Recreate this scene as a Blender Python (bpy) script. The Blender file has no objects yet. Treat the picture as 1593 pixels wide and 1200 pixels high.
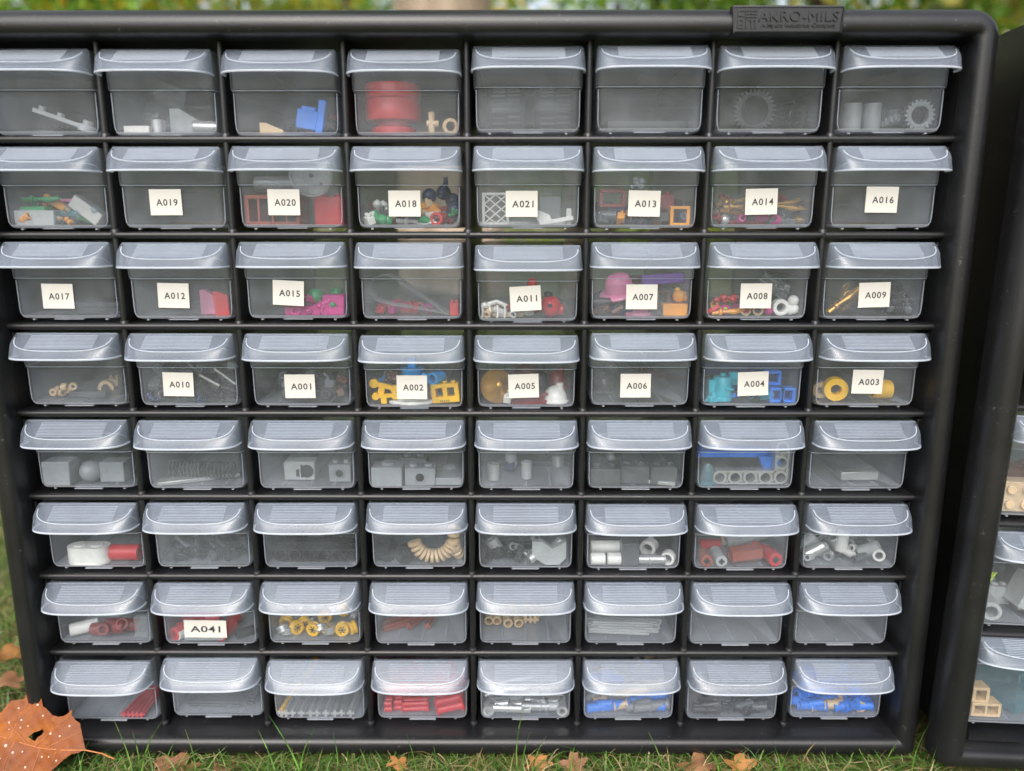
import bpy, bmesh, math, random
import numpy as np
from mathutils import Vector, Matrix, Euler
from mathutils.geometry import delaunay_2d_cdt
R = math.radians
random.seed(7)
rng = np.random.default_rng(7)
# ------------------------------------------------------------------ camera, sky, sun, exposure
# plan in millimetres: X right, Y away, Z up; Z = 0 is the cabinet's upper inner edge, the lawn lies at -GZ
GZ = 384.0
def W(x, y, z): return Vector((x * .001, y * .001, (z + GZ) * .001))
CX, CY, CZ, YAW, PIT, F = 23.09, -391.19, -87.68, .00317, .2029, 1200.0
scene = bpy.context.scene
C = scene.collection
cd = bpy.data.cameras.new('camera'); cam = bpy.data.objects.new('camera', cd); C.objects.link(cam)
cam.location = W(CX, CY, CZ); cam.rotation_euler = (math.pi / 2 - PIT, 0, YAW)
cd.sensor_width = 36; cd.lens = 36 * F / 1593; cd.clip_start = .01; cd.clip_end = 2000
cd.dof.use_dof = True; cd.dof.focus_distance = .40; cd.dof.aperture_fstop = 5.0
scene.camera = cam
world = bpy.data.worlds.new('World'); scene.world = world; world.use_nodes = True
nt = world.node_tree; nt.nodes.clear()
wo = nt.nodes.new('ShaderNodeOutputWorld'); bg = nt.nodes.new('ShaderNodeBackground')
sky = nt.nodes.new('ShaderNodeTexSky'); sky.sky_type = 'NISHITA'; sky.sun_disc = False
SUN_EL, SUN_AZ = 46, 192
sky.sun_elevation = R(SUN_EL); sky.sun_rotation = R(SUN_AZ); sky.dust_density = 4; sky.air_density = 1.0; sky.ozone_density = 1
hs = nt.nodes.new('ShaderNodeHueSaturation'); hs.inputs['Saturation'].default_value = .42
nt.links.new(sky.outputs[0], hs.inputs['Color']); nt.links.new(hs.outputs[0], bg.inputs[0])
bg.inputs[1].default_value = .15; nt.links.new(bg.outputs[0], wo.inputs[0])
sl = bpy.data.lights.new('sun', 'SUN'); sl.energy = 1.3; sl.angle = R(60); sl.color = (1, .95, .88)
sun = bpy.data.objects.new('sun', sl); C.objects.link(sun)
# sky's sun_rotation runs clockwise from +Y seen from above
sd = Vector((math.sin(R(SUN_AZ)) * math.cos(R(SUN_EL)), math.cos(R(SUN_AZ)) * math.cos(R(SUN_EL)), math.sin(R(SUN_EL))))
sun.rotation_euler = sd.to_track_quat('Z', 'Y').to_euler()
scene.view_settings.view_transform = 'Standard'; scene.view_settings.look = 'None'
scene.view_settings.exposure = .90; scene.view_settings.gamma = 1; scene.view_settings.use_curve_mapping = False
scene.cycles.max_bounces = 10; scene.cycles.diffuse_bounces = 3; scene.cycles.glossy_bounces = 3
scene.cycles.transmission_bounces = 4; scene.cycles.transparent_max_bounces = 24
scene.cycles.caustics_reflective = False; scene.cycles.caustics_refractive = False
scene.cycles.use_denoising = True

# ------------------------------------------------------------------ materials
def nmat(name):
    m = bpy.data.materials.new(name); m.use_nodes = True
    b = m.node_tree.nodes['Principled BSDF']
    return m, m.node_tree, b
def noise(t, scale, detail=4, rough=.6, coord='Object', stretch=None):
    tc = t.nodes.new('ShaderNodeTexCoord'); n = t.nodes.new('ShaderNodeTexNoise')
    n.inputs['Scale'].default_value = scale; n.inputs['Detail'].default_value = detail; n.inputs['Roughness'].default_value = rough
    if stretch:
        mp = t.nodes.new('ShaderNodeMapping'); mp.inputs['Scale'].default_value = stretch
        t.links.new(tc.outputs[coord], mp.inputs[0]); t.links.new(mp.outputs[0], n.inputs['Vector'])
    else: t.links.new(tc.outputs[coord], n.inputs['Vector'])
    return n
def ramp(t, src, stops):
    r = t.nodes.new('ShaderNodeValToRGB'); e = r.color_ramp.elements
    e[0].position, e[0].color = stops[0][0], (*stops[0][1], 1)
    e[1].position, e[1].color = stops[1][0], (*stops[1][1], 1)
    for p_, c_ in stops[2:]:
        x = e.new(p_); x.color = (*c_, 1)
    t.links.new(src, r.inputs[0]); return r
def bump(t, b, src, strength, dist=.001):
    bp = t.nodes.new('ShaderNodeBump'); bp.inputs['Strength'].default_value = strength; bp.inputs['Distance'].default_value = dist
    t.links.new(src, bp.inputs['Height']); t.links.new(bp.outputs[0], b.inputs['Normal'])
def g3(v): return (v, v, v)
def black_plastic():
    m, t, b = nmat('black_polystyrene')
    n = noise(t, 18, 6, .65); n2 = noise(t, 900, 2, .5); n3 = noise(t, 320, 3, .7)
    r = ramp(t, n.outputs[0], [(.35, (.007, .007, .008)), (.75, (.014, .014, .0155))])
    d = ramp(t, n3.outputs[0], [(.66, (0, 0, 0)), (.76, (1, 1, 1))])
    mx = t.nodes.new('ShaderNodeMix'); mx.data_type = 'RGBA'
    ml = t.nodes.new('ShaderNodeMath'); ml.operation = 'MULTIPLY'; ml.inputs[1].default_value = .5
    t.links.new(d.outputs[0], ml.inputs[0]); t.links.new(ml.outputs[0], mx.inputs[0])
    t.links.new(r.outputs[0], mx.inputs[6]); mx.inputs[7].default_value = (.14, .14, .14, 1)
    t.links.new(mx.outputs[2], b.inputs['Base Color'])
    rr = t.nodes.new('ShaderNodeMapRange'); rr.inputs[3].default_value = .26; rr.inputs[4].default_value = .42
    t.links.new(n.outputs[0], rr.inputs[0]); t.links.new(rr.outputs[0], b.inputs['Roughness'])
    bump(t, b, n2.outputs[0], .28, .0002)
    # hairline scuffs
    s1 = noise(t, 60, 4, .7, stretch=(.3, 3, 6)); q1 = ramp(t, s1.outputs[0], [(.69, (0, 0, 0)), (.73, (.5, .5, .5))])
    ax = t.nodes.new('ShaderNodeMath'); ax.operation = 'MAXIMUM'; t.links.new(ml.outputs[0], ax.inputs[0]); t.links.new(q1.outputs[0], ax.inputs[1]); t.links.new(ax.outputs[0], mx.inputs[0])
    return m
def frosted(name, col, clear, edge, rough=.28, lum=.5, scratch=True):
    """cloudy polypropylene: part of the light goes straight on, the rest is scattered; more is scattered where the wall is seen edge-on"""
    m = bpy.data.materials.new(name); m.use_nodes = True; t = m.node_tree; t.nodes.clear()
    out = t.nodes.new('ShaderNodeOutputMaterial')
    tr = t.nodes.new('ShaderNodeBsdfTransparent'); tr.inputs[0].default_value = (.96, .975, .99, 1)
    df = t.nodes.new('ShaderNodeBsdfDiffuse'); df.inputs[0].default_value = (*col, 1)
    tl = t.nodes.new('ShaderNodeBsdfTranslucent'); tl.inputs[0].default_value = (*col, 1)
    gl = t.nodes.new('ShaderNodeBsdfGlossy'); gl.inputs['Roughness'].default_value = rough
    sc = t.nodes.new('ShaderNodeMixShader'); sc.inputs[0].default_value = lum
    t.links.new(df.outputs[0], sc.inputs[1]); t.links.new(tl.outputs[0], sc.inputs[2])
    lw = t.nodes.new('ShaderNodeLayerWeight'); lw.inputs[0].default_value = .35
    mr = t.nodes.new('ShaderNodeMapRange'); mr.inputs[1].default_value = .25; mr.inputs[2].default_value = 1
    mr.inputs[3].default_value = 1 - clear; mr.inputs[4].default_value = edge
    t.links.new(lw.outputs['Facing'], mr.inputs[0])
    n = noise(t, 60, 5, .65)
    oi = t.nodes.new('ShaderNodeObjectInfo'); tc = t.nodes.new('ShaderNodeTexCoord'); vm = t.nodes.new('ShaderNodeVectorMath'); vm.operation = 'MULTIPLY_ADD'
    vm.inputs[1].default_value = (1, 1, 1); t.links.new(tc.outputs['Object'], vm.inputs[0]); t.links.new(oi.outputs['Location'], vm.inputs[2]); t.links.new(vm.outputs[0], n.inputs['Vector'])
    rs = t.nodes.new('ShaderNodeMath'); rs.operation = 'MULTIPLY_ADD'; rs.inputs[1].default_value = .05; rs.inputs[2].default_value = -.025; t.links.new(oi.outputs['Random'], rs.inputs[0])
    sn = t.nodes.new('ShaderNodeTexNoise'); sn.inputs['Scale'].default_value = 90; sn.inputs['Detail'].default_value = 3
    sm_ = t.nodes.new('ShaderNodeMapping'); sm_.inputs['Rotation'].default_value = (.3, .6, .9); sm_.inputs['Scale'].default_value = (.25, 5, 9); t.links.new(vm.outputs[0], sm_.inputs[0]); t.links.new(sm_.outputs[0], sn.inputs['Vector'])
    sr_ = ramp(t, sn.outputs[0], [(.66, (0, 0, 0)), (.74, (.10, .10, .10))])
    rs2 = t.nodes.new('ShaderNodeMath'); rs2.operation = 'ADD'; t.links.new(rs.outputs[0], rs2.inputs[0]); t.links.new(sr_.outputs[0], rs2.inputs[1])
    ad = t.nodes.new('ShaderNodeMath'); ad.operation = 'MULTIPLY_ADD'; ad.inputs[1].default_value = .20; ad.inputs[2].default_value = -.10
    t.links.new(n.outputs[0], ad.inputs[0])
    a2 = t.nodes.new('ShaderNodeMath'); a2.operation = 'ADD'; a2.use_clamp = True
    t.links.new(mr.outputs[0], a2.inputs[0])
    a3 = t.nodes.new('ShaderNodeMath'); a3.operation = 'ADD'; t.links.new(ad.outputs[0], a3.inputs[0]); t.links.new(rs2.outputs[0], a3.inputs[1]); t.links.new(a3.outputs[0], a2.inputs[1])
    mx = t.nodes.new('ShaderNodeMixShader'); t.links.new(a2.outputs[0], mx.inputs[0])
    t.links.new(tr.outputs[0], mx.inputs[1]); t.links.new(sc.outputs[0], mx.inputs[2])
    fl = t.nodes.new('ShaderNodeLayerWeight'); fl.inputs[0].default_value = .5
    pw = t.nodes.new('ShaderNodeMath'); pw.operation = 'POWER'; pw.inputs[1].default_value = 5; t.links.new(fl.outputs['Facing'], pw.inputs[0])
    fr = t.nodes.new('ShaderNodeMath'); fr.operation = 'MULTIPLY_ADD'; fr.inputs[1].default_value = .9; fr.inputs[2].default_value = .04; t.links.new(pw.outputs[0], fr.inputs[0])
    m2 = t.nodes.new('ShaderNodeMixShader'); t.links.new(fr.outputs[0], m2.inputs[0])
    t.links.new(mx.outputs[0], m2.inputs[1]); t.links.new(gl.outputs[0], m2.inputs[2])
    n2 = noise(t, 240, 3, .6)
    bp = t.nodes.new('ShaderNodeBump'); bp.inputs['Strength'].default_value = .06; bp.inputs['Distance'].default_value = .0003
    t.links.new(n2.outputs[0], bp.inputs['Height'])
    for s in (gl, fl): t.links.new(bp.outputs[0], s.inputs['Normal'])
    t.links.new(m2.outputs[0], out.inputs[0])
    return m
_pl = {}
COL = dict(red=(.55, .012, .02), darkred=(.22, .012, .015), blue=(.02, .20, .75), azure=(.03, .33, .72), yellow=(.88, .50, .015), gold=(.52, .27, .05),
           tan=(.66, .47, .27), lgray=(.42, .43, .43), dgray=(.085, .092, .10), black=(.012, .012, .014), white=(.78, .76, .71), green=(.02, .30, .10), lime=(.45, .60, .05),
           magenta=(.55, .02, .22), pink=(.80, .25, .42), orange=(.82, .33, .03), teal=(.02, .42, .52), brown=(.13, .045, .02), purple=(.22, .10, .45),
           rust=(.30, .06, .035), silver=(.55, .55, .54), mgray=(.22, .23, .24), ash=(.27, .285, .30), navy=(.012, .03, .10))
def plastic(c):
    if c in _pl: return _pl[c]
    if c.startswith('clear'):
        cc = {'clear': (.75, .78, .80), 'clearteal': (.25, .55, .62), 'clearsmoke': (.3, .3, .28), 'clearred': (.6, .03, .05)}[c]
        m = frosted(c + '_plastic', cc, .72 if c != 'clearred' else .3, .9, .08)
    else:
        m, t, b = nmat(c + '_toy_plastic')
        n = noise(t, 150, 3); col = COL[c]
        r = ramp(t, n.outputs[0], [(.3, tuple(x * .85 for x in col)), (.7, tuple(min(1, x * 1.08) for x in col))])
        t.links.new(r.outputs[0], b.inputs['Base Color'])
        b.inputs['Roughness'].default_value = .22 if c in ('gold', 'silver') else .3
        if c in ('gold', 'silver'): b.inputs['Metallic'].default_value = .55
    _pl[c] = m; return m
M = {}
M['black'] = black_plastic()
M['tub'] = frosted('frosted_drawer_wall', (.64, .68, .76), .91, .50, .18, .3)
M['floor'] = frosted('frosted_drawer_floor', (.70, .73, .79), .50, .75, .30, .35)
M['handle'] = frosted('frosted_drawer_handle', (.46, .52, .63), .80, .42, .24, .35)
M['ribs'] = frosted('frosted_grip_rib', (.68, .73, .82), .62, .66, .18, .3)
M['bead'] = frosted('frosted_drawer_rim_glint', (.78, .83, .92), .30, .90, .18, .3)
mm, t, b = nmat('sticker_paper'); b.inputs['Base Color'].default_value = (.64, .61, .56, 1); b.inputs['Roughness'].default_value = .75
bump(t, b, noise(t, 500, 3).outputs[0], .1, .0002); M['paper'] = mm
mm, t, b = nmat('printed_ink'); b.inputs['Base Color'].default_value = (.03, .03, .035, 1); b.inputs['Roughness'].default_value = .7; M['ink'] = mm
mm, t, b = nmat('lawn_soil')
n = noise(t, 30, 8, .7); r = ramp(t, n.outputs[0], [(.3, (.035, .05, .012)), (.5, (.11, .12, .03)), (.62, (.20, .16, .06)), (.75, (.10, .14, .03))])
t.links.new(r.outputs[0], b.inputs['Base Color']); b.inputs['Roughness'].default_value = 1; bump(t, b, n.outputs[0], .6, .01); M['lawn'] = mm
def attr_mat(name, rough=.55, trans=0.0, aname='tint'):
    m, t, b = nmat(name); a = t.nodes.new('ShaderNodeAttribute'); a.attribute_name = aname
    t.links.new(a.outputs['Color'], b.inputs['Base Color']); b.inputs['Roughness'].default_value = rough
    if trans:
        tl = t.nodes.new('ShaderNodeBsdfTranslucent'); t.links.new(a.outputs['Color'], tl.inputs[0])
        mx = t.nodes.new('ShaderNodeMixShader'); mx.inputs[0].default_value = trans
        o = t.nodes['Material Output']; t.links.new(b.outputs[0], mx.inputs[1]); t.links.new(tl.outputs[0], mx.inputs[2]); t.links.new(mx.outputs[0], o.inputs[0])
    return m
M['grass'] = attr_mat('grass_blades', .5, .3); M['leafage'] = attr_mat('tree_leaves', .5, .45)
def bark(name, c1, c2, sc=8):
    m, t, b = nmat(name); n = noise(t, sc, 8, .7, stretch=(1, 1, .15))
    r = ramp(t, n.outputs[0], [(.35, c1), (.65, c2)]); t.links.new(r.outputs[0], b.inputs['Base Color']); b.inputs['Roughness'].default_value = .95
    bump(t, b, n.outputs[0], .8, .02); return m
M['bark'] = bark('pale_bark', (.22, .16, .11), (.42, .33, .25)); M['bark2'] = bark('dark_bark', (.05, .035, .03), (.12, .09, .07))

# ------------------------------------------------------------------ mesh helpers (millimetres)
class MB:
    def __init__(s): s.v = []; s.f = []; s.m = []
    def add(s, vs, fs, mi=0):
        o = len(s.v); s.v += [tuple(p) for p in vs]; s.f += [tuple(i + o for i in f) for f in fs]; s.m += [mi] * len(fs); return s
    def box(s, x0, x1, y0, y1, z0, z1, mi=0, bv=0.0):
        if bv:
            vs, fs = [], []
            X, Y, Z = (x0, x1), (y0, y1), (z0, z1)
            # chamfered box: three vertices per corner
            idx = {}
            for i in (0, 1):
                for j in (0, 1):
                    for k in (0, 1):
                        dx, dy, dz = (bv, -bv)[i], (bv, -bv)[j], (bv, -bv)[k]
                        for a, p in enumerate(((X[i], Y[j] + dy, Z[k] + dz), (X[i] + dx, Y[j], Z[k] + dz), (X[i] + dx, Y[j] + dy, Z[k]))):
                            idx[i, j, k, a] = len(vs); vs.append(p)
            q = lambda *l: fs.append(tuple(idx[e] for e in l))
            q((0,0,0,0),(0,0,1,0),(0,1,1,0),(0,1,0,0)); q((1,0,0,0),(1,1,0,0),(1,1,1,0),(1,0,1,0))
            q((0,0,0,1),(1,0,0,1),(1,0,1,1),(0,0,1,1)); q((0,1,0,1),(0,1,1,1),(1,1,1,1),(1,1,0,1))
            q((0,0,0,2),(0,1,0,2),(1,1,0,2),(1,0,0,2)); q((0,0,1,2),(1,0,1,2),(1,1,1,2),(0,1,1,2))
            for i in (0, 1):
                for j in (0, 1):
                    q((i,j,0,0),(i,j,0,1),(i,j,1,1),(i,j,1,0)); q((i,0,j,0),(i,0,j,2),(i,1,j,2),(i,1,j,0)); q((0,i,j,1),(0,i,j,2),(1,i,j,2),(1,i,j,1))
                    for k in (0, 1): q((i,j,k,0),(i,j,k,1),(i,j,k,2))
            return s.add(vs, fs, mi)
        v = [(x, y, z) for z in (z0, z1) for y in (y0, y1) for x in (x0, x1)]
        return s.add(v, [(0, 2, 3, 1), (4, 5, 7, 6), (0, 1, 5, 4), (2, 6, 7, 3), (0, 4, 6, 2), (1, 3, 7, 5)], mi)
    def lathe(s, prof, n=20, axis='z', c=(0, 0, 0), mi=0, close=False):
        vs = []
        for r, h in prof:
            for i in range(n):
                a = 2 * math.pi * i / n; x, y = r * math.cos(a), r * math.sin(a)
                p = {'z': (x, y, h), 'y': (x, h, y), 'x': (h, x, y)}[axis]
                vs.append((p[0] + c[0], p[1] + c[1], p[2] + c[2]))
        fs = []; L = len(prof)
        for k in range(L if close else L - 1):
            for i in range(n):
                a, b_ = k * n + i, k * n + (i + 1) % n; k2 = (k + 1) % L
                fs.append((a, b_, k2 * n + (i + 1) % n, k2 * n + i))
        if not close:
            if prof[0][0] > 1e-6: fs.append(tuple(range(n))[::-1])
            if prof[-1][0] > 1e-6: fs.append(tuple((L - 1) * n + i for i in range(n)))
        return s.add(vs, fs, mi)
    def tube(s, r, ri, L, axis='x', c=(0, 0, 0), n=16, mi=0):
        h = L / 2; e = min(.25, (r - ri) * .3)
        return s.lathe([(ri, -h), (r - e, -h), (r, -h + e), (r, h - e), (r - e, h), (ri, h)], n, axis, c, mi, close=True)
    def cyl(s, r, L, axis='z', c=(0, 0, 0), n=16, mi=0):
        h = L / 2; e = min(.25, r * .2)
        return s.lathe([(r - e, -h), (r, -h + e), (r, h - e), (r - e, h)], n, axis, c, mi)
    def rod(s, pts, rad, n=7, mi=0):
        pts = [Vector(p) for p in pts]; rs = rad if isinstance(rad, (list, tuple)) else [rad] * len(pts)
        vs, fs = [], []; u = None
        for i, p in enumerate(pts):
            d = (pts[min(i + 1, len(pts) - 1)] - pts[max(i - 1, 0)]).normalized()
            if u is None: u = d.orthogonal().normalized()
            u = (u - d * u.dot(d)).normalized(); w = d.cross(u)
            for k in range(n):
                a = 2 * math.pi * k / n; vs.append(p + (u * math.cos(a) + w * math.sin(a)) * rs[i])
        for i in range(len(pts) - 1):
            for k in range(n): fs.append((i * n + k, i * n + (k + 1) % n, (i + 1) * n + (k + 1) % n, (i + 1) * n + k))
        fs.append(tuple(range(n))[::-1]); fs.append(tuple((len(pts) - 1) * n + k for k in range(n)))
        return s.add(vs, fs, mi)
    def prism(s, poly, d0, d1, plane='xz', mi=0):
        n = len(poly)
        mk = {'xz': lambda a, b, d: (a, d, b), 'xy': lambda a, b, d: (a, b, d), 'yz': lambda a, b, d: (d, a, b)}[plane]
        vs = [mk(a, b, d0) for a, b in poly] + [mk(a, b, d1) for a, b in poly]
        fs = [tuple(range(n)), tuple(range(n, 2 * n))[::-1]] + [(i, (i + 1) % n, n + (i + 1) % n, n + i)[::-1] for i in range(n)]
        return s.add(vs, fs, mi)
    def mesh(s, name, angle=35):
        me = bpy.data.meshes.new(name)
        me.from_pydata([(x * .001, y * .001, z * .001) for x, y, z in s.v], [], s.f)
        me.polygons.foreach_set('material_index', s.m); me.validate()
        bm = bmesh.new(); bm.from_mesh(me); bmesh.ops.recalc_face_normals(bm, faces=bm.faces); bm.to_mesh(me); bm.free()
        me.shade_smooth(); me.set_sharp_from_angle(angle=R(angle)); me.update()
        return me
def link(name, me, mats=None, parent=None, loc=(0, 0, 0), rot=(0, 0, 0)):
    o = bpy.data.objects.new(name, me); C.objects.link(o)
    if mats and me is not None and not me.materials:
        for m_ in (mats if isinstance(mats, (list, tuple)) else [mats]): me.materials.append(m_)
    o.parent = parent; o.location = loc; o.rotation_euler = rot
    return o
def tag(o, label=None, cat=None, group=None, kind=None):
    if label: o['label'] = label
    if cat: o['category'] = cat
    if group: o['group'] = group
    if kind: o['kind'] = kind
    return o
def empty(name, loc, rot=(0, 0, 0)):
    o = bpy.data.objects.new(name, None); C.objects.link(o); o.location = loc; o.rotation_euler = rot; o.empty_display_size = .01
    return o
cyaw, syaw, cp_, sp_ = math.cos(YAW), math.sin(YAW), math.cos(PIT), math.sin(PIT)
def at(u, v, Y):
    """photo measurement (px) -> plan millimetres on the upright plane at depth Y"""
    a, b_ = (u - 796.5) / F, (600 - v) / F
    # camera axes: forward (pitched down), right, up
    f = Vector((-syaw * cp_, cyaw * cp_, -sp_)); r_ = Vector((cyaw, syaw, 0)); up = r_.cross(f)
    d = f + r_ * a + up * b_
    k = (Y - CY) / d.y
    return Vector((CX + d.x * k, Y, CZ + d.z * k))
def to_v(P):
    f = Vector((-syaw * cp_, cyaw * cp_, -sp_)); r_ = Vector((cyaw, syaw, 0)); up = r_.cross(f)
    d = P - Vector((CX, CY, CZ)); return 796.5 + F * d.dot(r_) / d.dot(f), 600 - F * d.dot(up) / d.dot(f)

PX, PZ = 59.0, 45.9
HX = 4 * PX + .5      # inner half width
# ------------------------------------------------------------------ ground
def ground():
    mb = MB(); mb.add([(-200000, -60000, 0), (200000, -60000, 0), (200000, 300000, 0), (-200000, 300000, 0)], [(0, 1, 2, 3)])
    o = link('lawn', mb.mesh('lawn'), M['lawn']); tag(o, kind='structure')
ground()

# ------------------------------------------------------------------ cabinets
def frame_mesh():
    # (outward offset, Y, corner radius)
    prof = [(0, 4, 1.0), (0, -6, 1.0), (.3, -8.5, 1.2), (1.2, -10.4, 1.6), (2.6, -11.2, 3), (5.5, -11.6, 6), (8.4, -10.6, 9), (10.6, -8.2, 11.5), (12.2, -4.5, 13), (12.8, -1, 13.5),
            (12.8, 5, 13.5), (11.6, 5.6, 12.5), (3.5, 5.6, 5), (3.2, 4.2, 4.6)]
    x1, zt, zb = HX, -1.0, -8 * PZ - .1
    ns = 8; rings = []
    for o, y, r in prof:
        ring = []
        cs = [(x1 + o - r, zt + o - r, 0), (-(x1 + o - r), zt + o - r, 90), (-(x1 + o - r), zb - o + r, 180), (x1 + o - r, zb - o + r, 270)]
        rb = r * .4
        cs = [c_ + (r,) for c_ in cs[:2]] + [(-(x1 + o - rb), zb - o + rb, 180, rb), (x1 + o - rb, zb - o + rb, 270, rb)]
        for cx, cz, a0, rr_ in cs:
            for i in range(ns + 1):
                a = R(a0 + 90 * i / ns); ring.append((cx + rr_ * math.cos(a), y, cz + rr_ * math.sin(a)))
        rings.append(ring)
    n = len(rings[0]); vs = [p for rg in rings for p in rg]; fs = []
    for k in range(len(rings)):
        k2 = (k + 1) % len(rings)
        for i in range(n): fs.append((k * n + i, k * n + (i + 1) % n, k2 * n + (i + 1) % n, k2 * n + i))
    return MB().add(vs, fs).mesh('front_frame', 60)
def nose_profile(t, rn, y0, y1):
    """slab of thickness t with a rounded bead of radius rn at its front edge; (y, z) outline"""
    p = [(y1, -t / 2), (y1, t / 2)]
    for i in range(9):
        a = R(70 + 220 * i / 8); p.append((y0 + rn + rn * math.cos(a), rn * math.sin(a)))
    return p
def cabinet(label, rows, cols_of, rootloc, rootrot, plate=True):
    """rows: list of nominal z of the shelves; cols_of: divider (x, ztop, zbottom) list"""
    rt = empty('drawer_cabinet', rootloc, rootrot); tag(rt, label, 'storage cabinet')
    # children are in plan millimetres relative to the plan origin at lawn height
    off = (0, 0, GZ * .001)
    link('frame', frame_mesh(), M['black'], rt, off)
    zb = -8 * PZ - .1
    sp = MB().box(HX - .1, HX + 3, 1, 161, zb - 2.5, 1.6)
    for r_ in rows[:-1]: # guide ledges on the side wall
        sp.box(HX - 1.3, HX - .05, 3, 150, r_ - 9, r_ - 3, bv=.5)
    me = sp.mesh('side_panel'); link('side_panel', me, M['black'], rt, off)
    me2 = MB(); me2.v = [(-x, y, z) for x, y, z in sp.v]; me2.f = [f[::-1] for f in sp.f]; me2.m = sp.m
    link('side_panel', me2.mesh('side_panel'), M['black'], rt, off)
    link('rear_rim', MB().box(-HX - 1, HX + 1, 157, 160.5, -23, -1.1).mesh('rear_rim'), M['black'], rt, off)
    link('top_panel', MB().box(-HX - 2, HX + 2, 1.4, 160, -1.05, 2.2).mesh('top_panel'), M['black'], rt, off)
    bp = MB().box(-HX - 2, HX + 2, 1.4, 160, zb - 3, zb + .04)
    link('bottom_panel', bp.mesh('bottom_panel'), M['black'], rt, off)
    sm = MB().prism(nose_profile(1.7, 1.75, -.1, 159), -HX, HX, 'yz')
    for i in range(8):
        for sx in (-18, 18): sm.box((i - 3.5) * PX + sx - 1.6, (i - 3.5) * PX + sx + 1.6, 126, 128, -3.4, 0)
    sm = sm.mesh('shelf', 40)
    for z in rows[1:-1]: link('shelf', sm, M['black'], rt, (0, 0, off[2] + z * .001))
    dcache = {}
    for x, z0, z1 in cols_of:
        if (z0, z1) not in dcache:
            prof = [(b_, a) for a, b_ in nose_profile(1.3, 1.45, .6, 158)]
            d = MB().prism(prof, z1, z0, 'xy')
            for z in rows[1:]:
                if z1 - .5 <= z < z0: # the small fillets where a divider meets the shelf below it
                    d.lathe([(1.4, 1.2), (1.75, 2.2), (2.3, 1.4), (2.5, 0)][::-1], 10, 'z', (0, 2.6, z + 1.0))
            dcache[z0, z1] = d.mesh('divider', 40)
        link('divider', dcache[z0, z1], M['black'], rt, (x * .001, 0, off[2]))
    return rt, off
rows8 = [-PZ * i for i in range(9)]
cab, off = cabinet('big black cabinet of eight rows of small drawers with a raised maker plate on top', rows8,
                   [((c - 4) * PX, -1.05, -8 * PZ) for c in range(1, 8)], (0, 0, 0), (0, 0, 0))
# ejector-pin marks on the shelf beads
pm = MB().tube(1.1, .75, .5, 'y', n=14).mesh('pin_mark')
for r_, c in ((2, 1), (2, 4), (2, 7), (6, 1), (6, 4), (6, 7)):
    link('pin_mark', pm, M['black'], cab, (((c - 4) * PX) * .001, -.0002, off[2] - r_ * PZ * .001))
# raised maker's plate
pl = empty('logo_plate', (0, 0, off[2])); pl.parent = cab
PLX0, PLX1 = 123.2, 172.6
pb = MB()
def plate_ring(x0, x1, z0, z1, y): return [(x0, y, z0), (x1, y, z0), (x1 + .8, y, z1), (x0 - .8, y, z1)]
rgs = [plate_ring(PLX0 - .4, PLX1 + .4, -1.2, 11.2, -8.5), plate_ring(PLX0, PLX1, -.8, 10.9, -12.6), plate_ring(PLX0 + .7, PLX1 - .7, -.2, 10.2, -12.9), plate_ring(PLX0 + .9, PLX1 - .9, 0, 10.0, -12.35)]
vs = [p for rg in rgs for p in rg]; fs = [(k * 4 + i, k * 4 + (i + 1) % 4, (k + 1) * 4 + (i + 1) % 4, (k + 1) * 4 + i) for k in range(3) for i in range(4)] + [(0, 1, 2, 3), (12, 13, 14, 15)]
pb.add(vs, fs)
link('backing', pb.mesh('backing', 30), M['black'], pl)
def text(name, s, w, h, mat, parent, loc, rot=(math.pi / 2, 0, 0), ext=.01, bold=.0, sp=1.0):
    """lettering as a mesh, w x h millimetres, standing centred on loc"""
    cu = bpy.data.curves.new(name, 'FONT'); cu.body = s; cu.size = 1; cu.extrude = .05; cu.offset = bold; cu.space_character = sp; cu.resolution_u = 3
    t_ = bpy.data.objects.new('tmp_text', cu); C.objects.link(t_); bpy.context.view_layer.update()
    me = bpy.data.meshes.new_from_object(t_.evaluated_get(bpy.context.evaluated_depsgraph_get())); bpy.data.objects.remove(t_); bpy.data.curves.remove(cu)
    n = len(me.vertices); co = np.empty(n * 3); me.vertices.foreach_get('co', co); co = co.reshape(n, 3)
    lo, hi = co.min(0), co.max(0); co = (co - (lo + hi) / 2) / (hi - lo) * np.array([w, h, ext * 2]) * .001
    me.vertices.foreach_set('co', co.ravel()); me.materials.clear(); me.materials.append(mat); me.name = name; me.update()
    o = bpy.data.objects.new(name, me); C.objects.link(o); o.parent = parent; o.location = loc; o.rotation_euler = rot
    return o
mk = lambda x, z, y=-12.4: (x * .001, y * .001, z * .001)
text('lettering', 'AKRO-MILS', 36.5, 4.5, M['black'], pl, mk(152.6, 6.4), ext=.6, bold=.0, sp=1.08)
text('lettering', 'A Myers Industries Company', 34.5, 2.3, M['black'], pl, mk(152.9, 2.3), ext=.5, bold=.01)
eb = MB()
for x0, x1, z0, z1 in ((0, .9, 6.6, 9), (.9, 2.8, 8.2, 9), (0, 2.8, 6, 6.6), (3.4, 5.2, 8.2, 9), (5.8, 8.8, 8.2, 9), (3.4, 5.2, 6.9, 7.6), (5.8, 8.8, 6.9, 7.6),
                       (3.2, 8.8, 5.6, 6.3), (0, .9, 1, 5.0), (.9, 2.2, 4.3, 5.0), (2.2, 3.0, 1, 5.0), (.9, 2.2, 1, 1.7), (.9, 2.2, 2.4, 3.0), (3.8, 4.7, 1, 4.2), (3.8, 8.8, 4.2, 5.0), (6.2, 7.0, 1, 4.2), (8.0, 8.8, 1, 4.2)):
    eb.box(124.8 + x0, 124.8 + x1, -12.85, -12.2, z0 + .2, z1 + .2)
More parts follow.
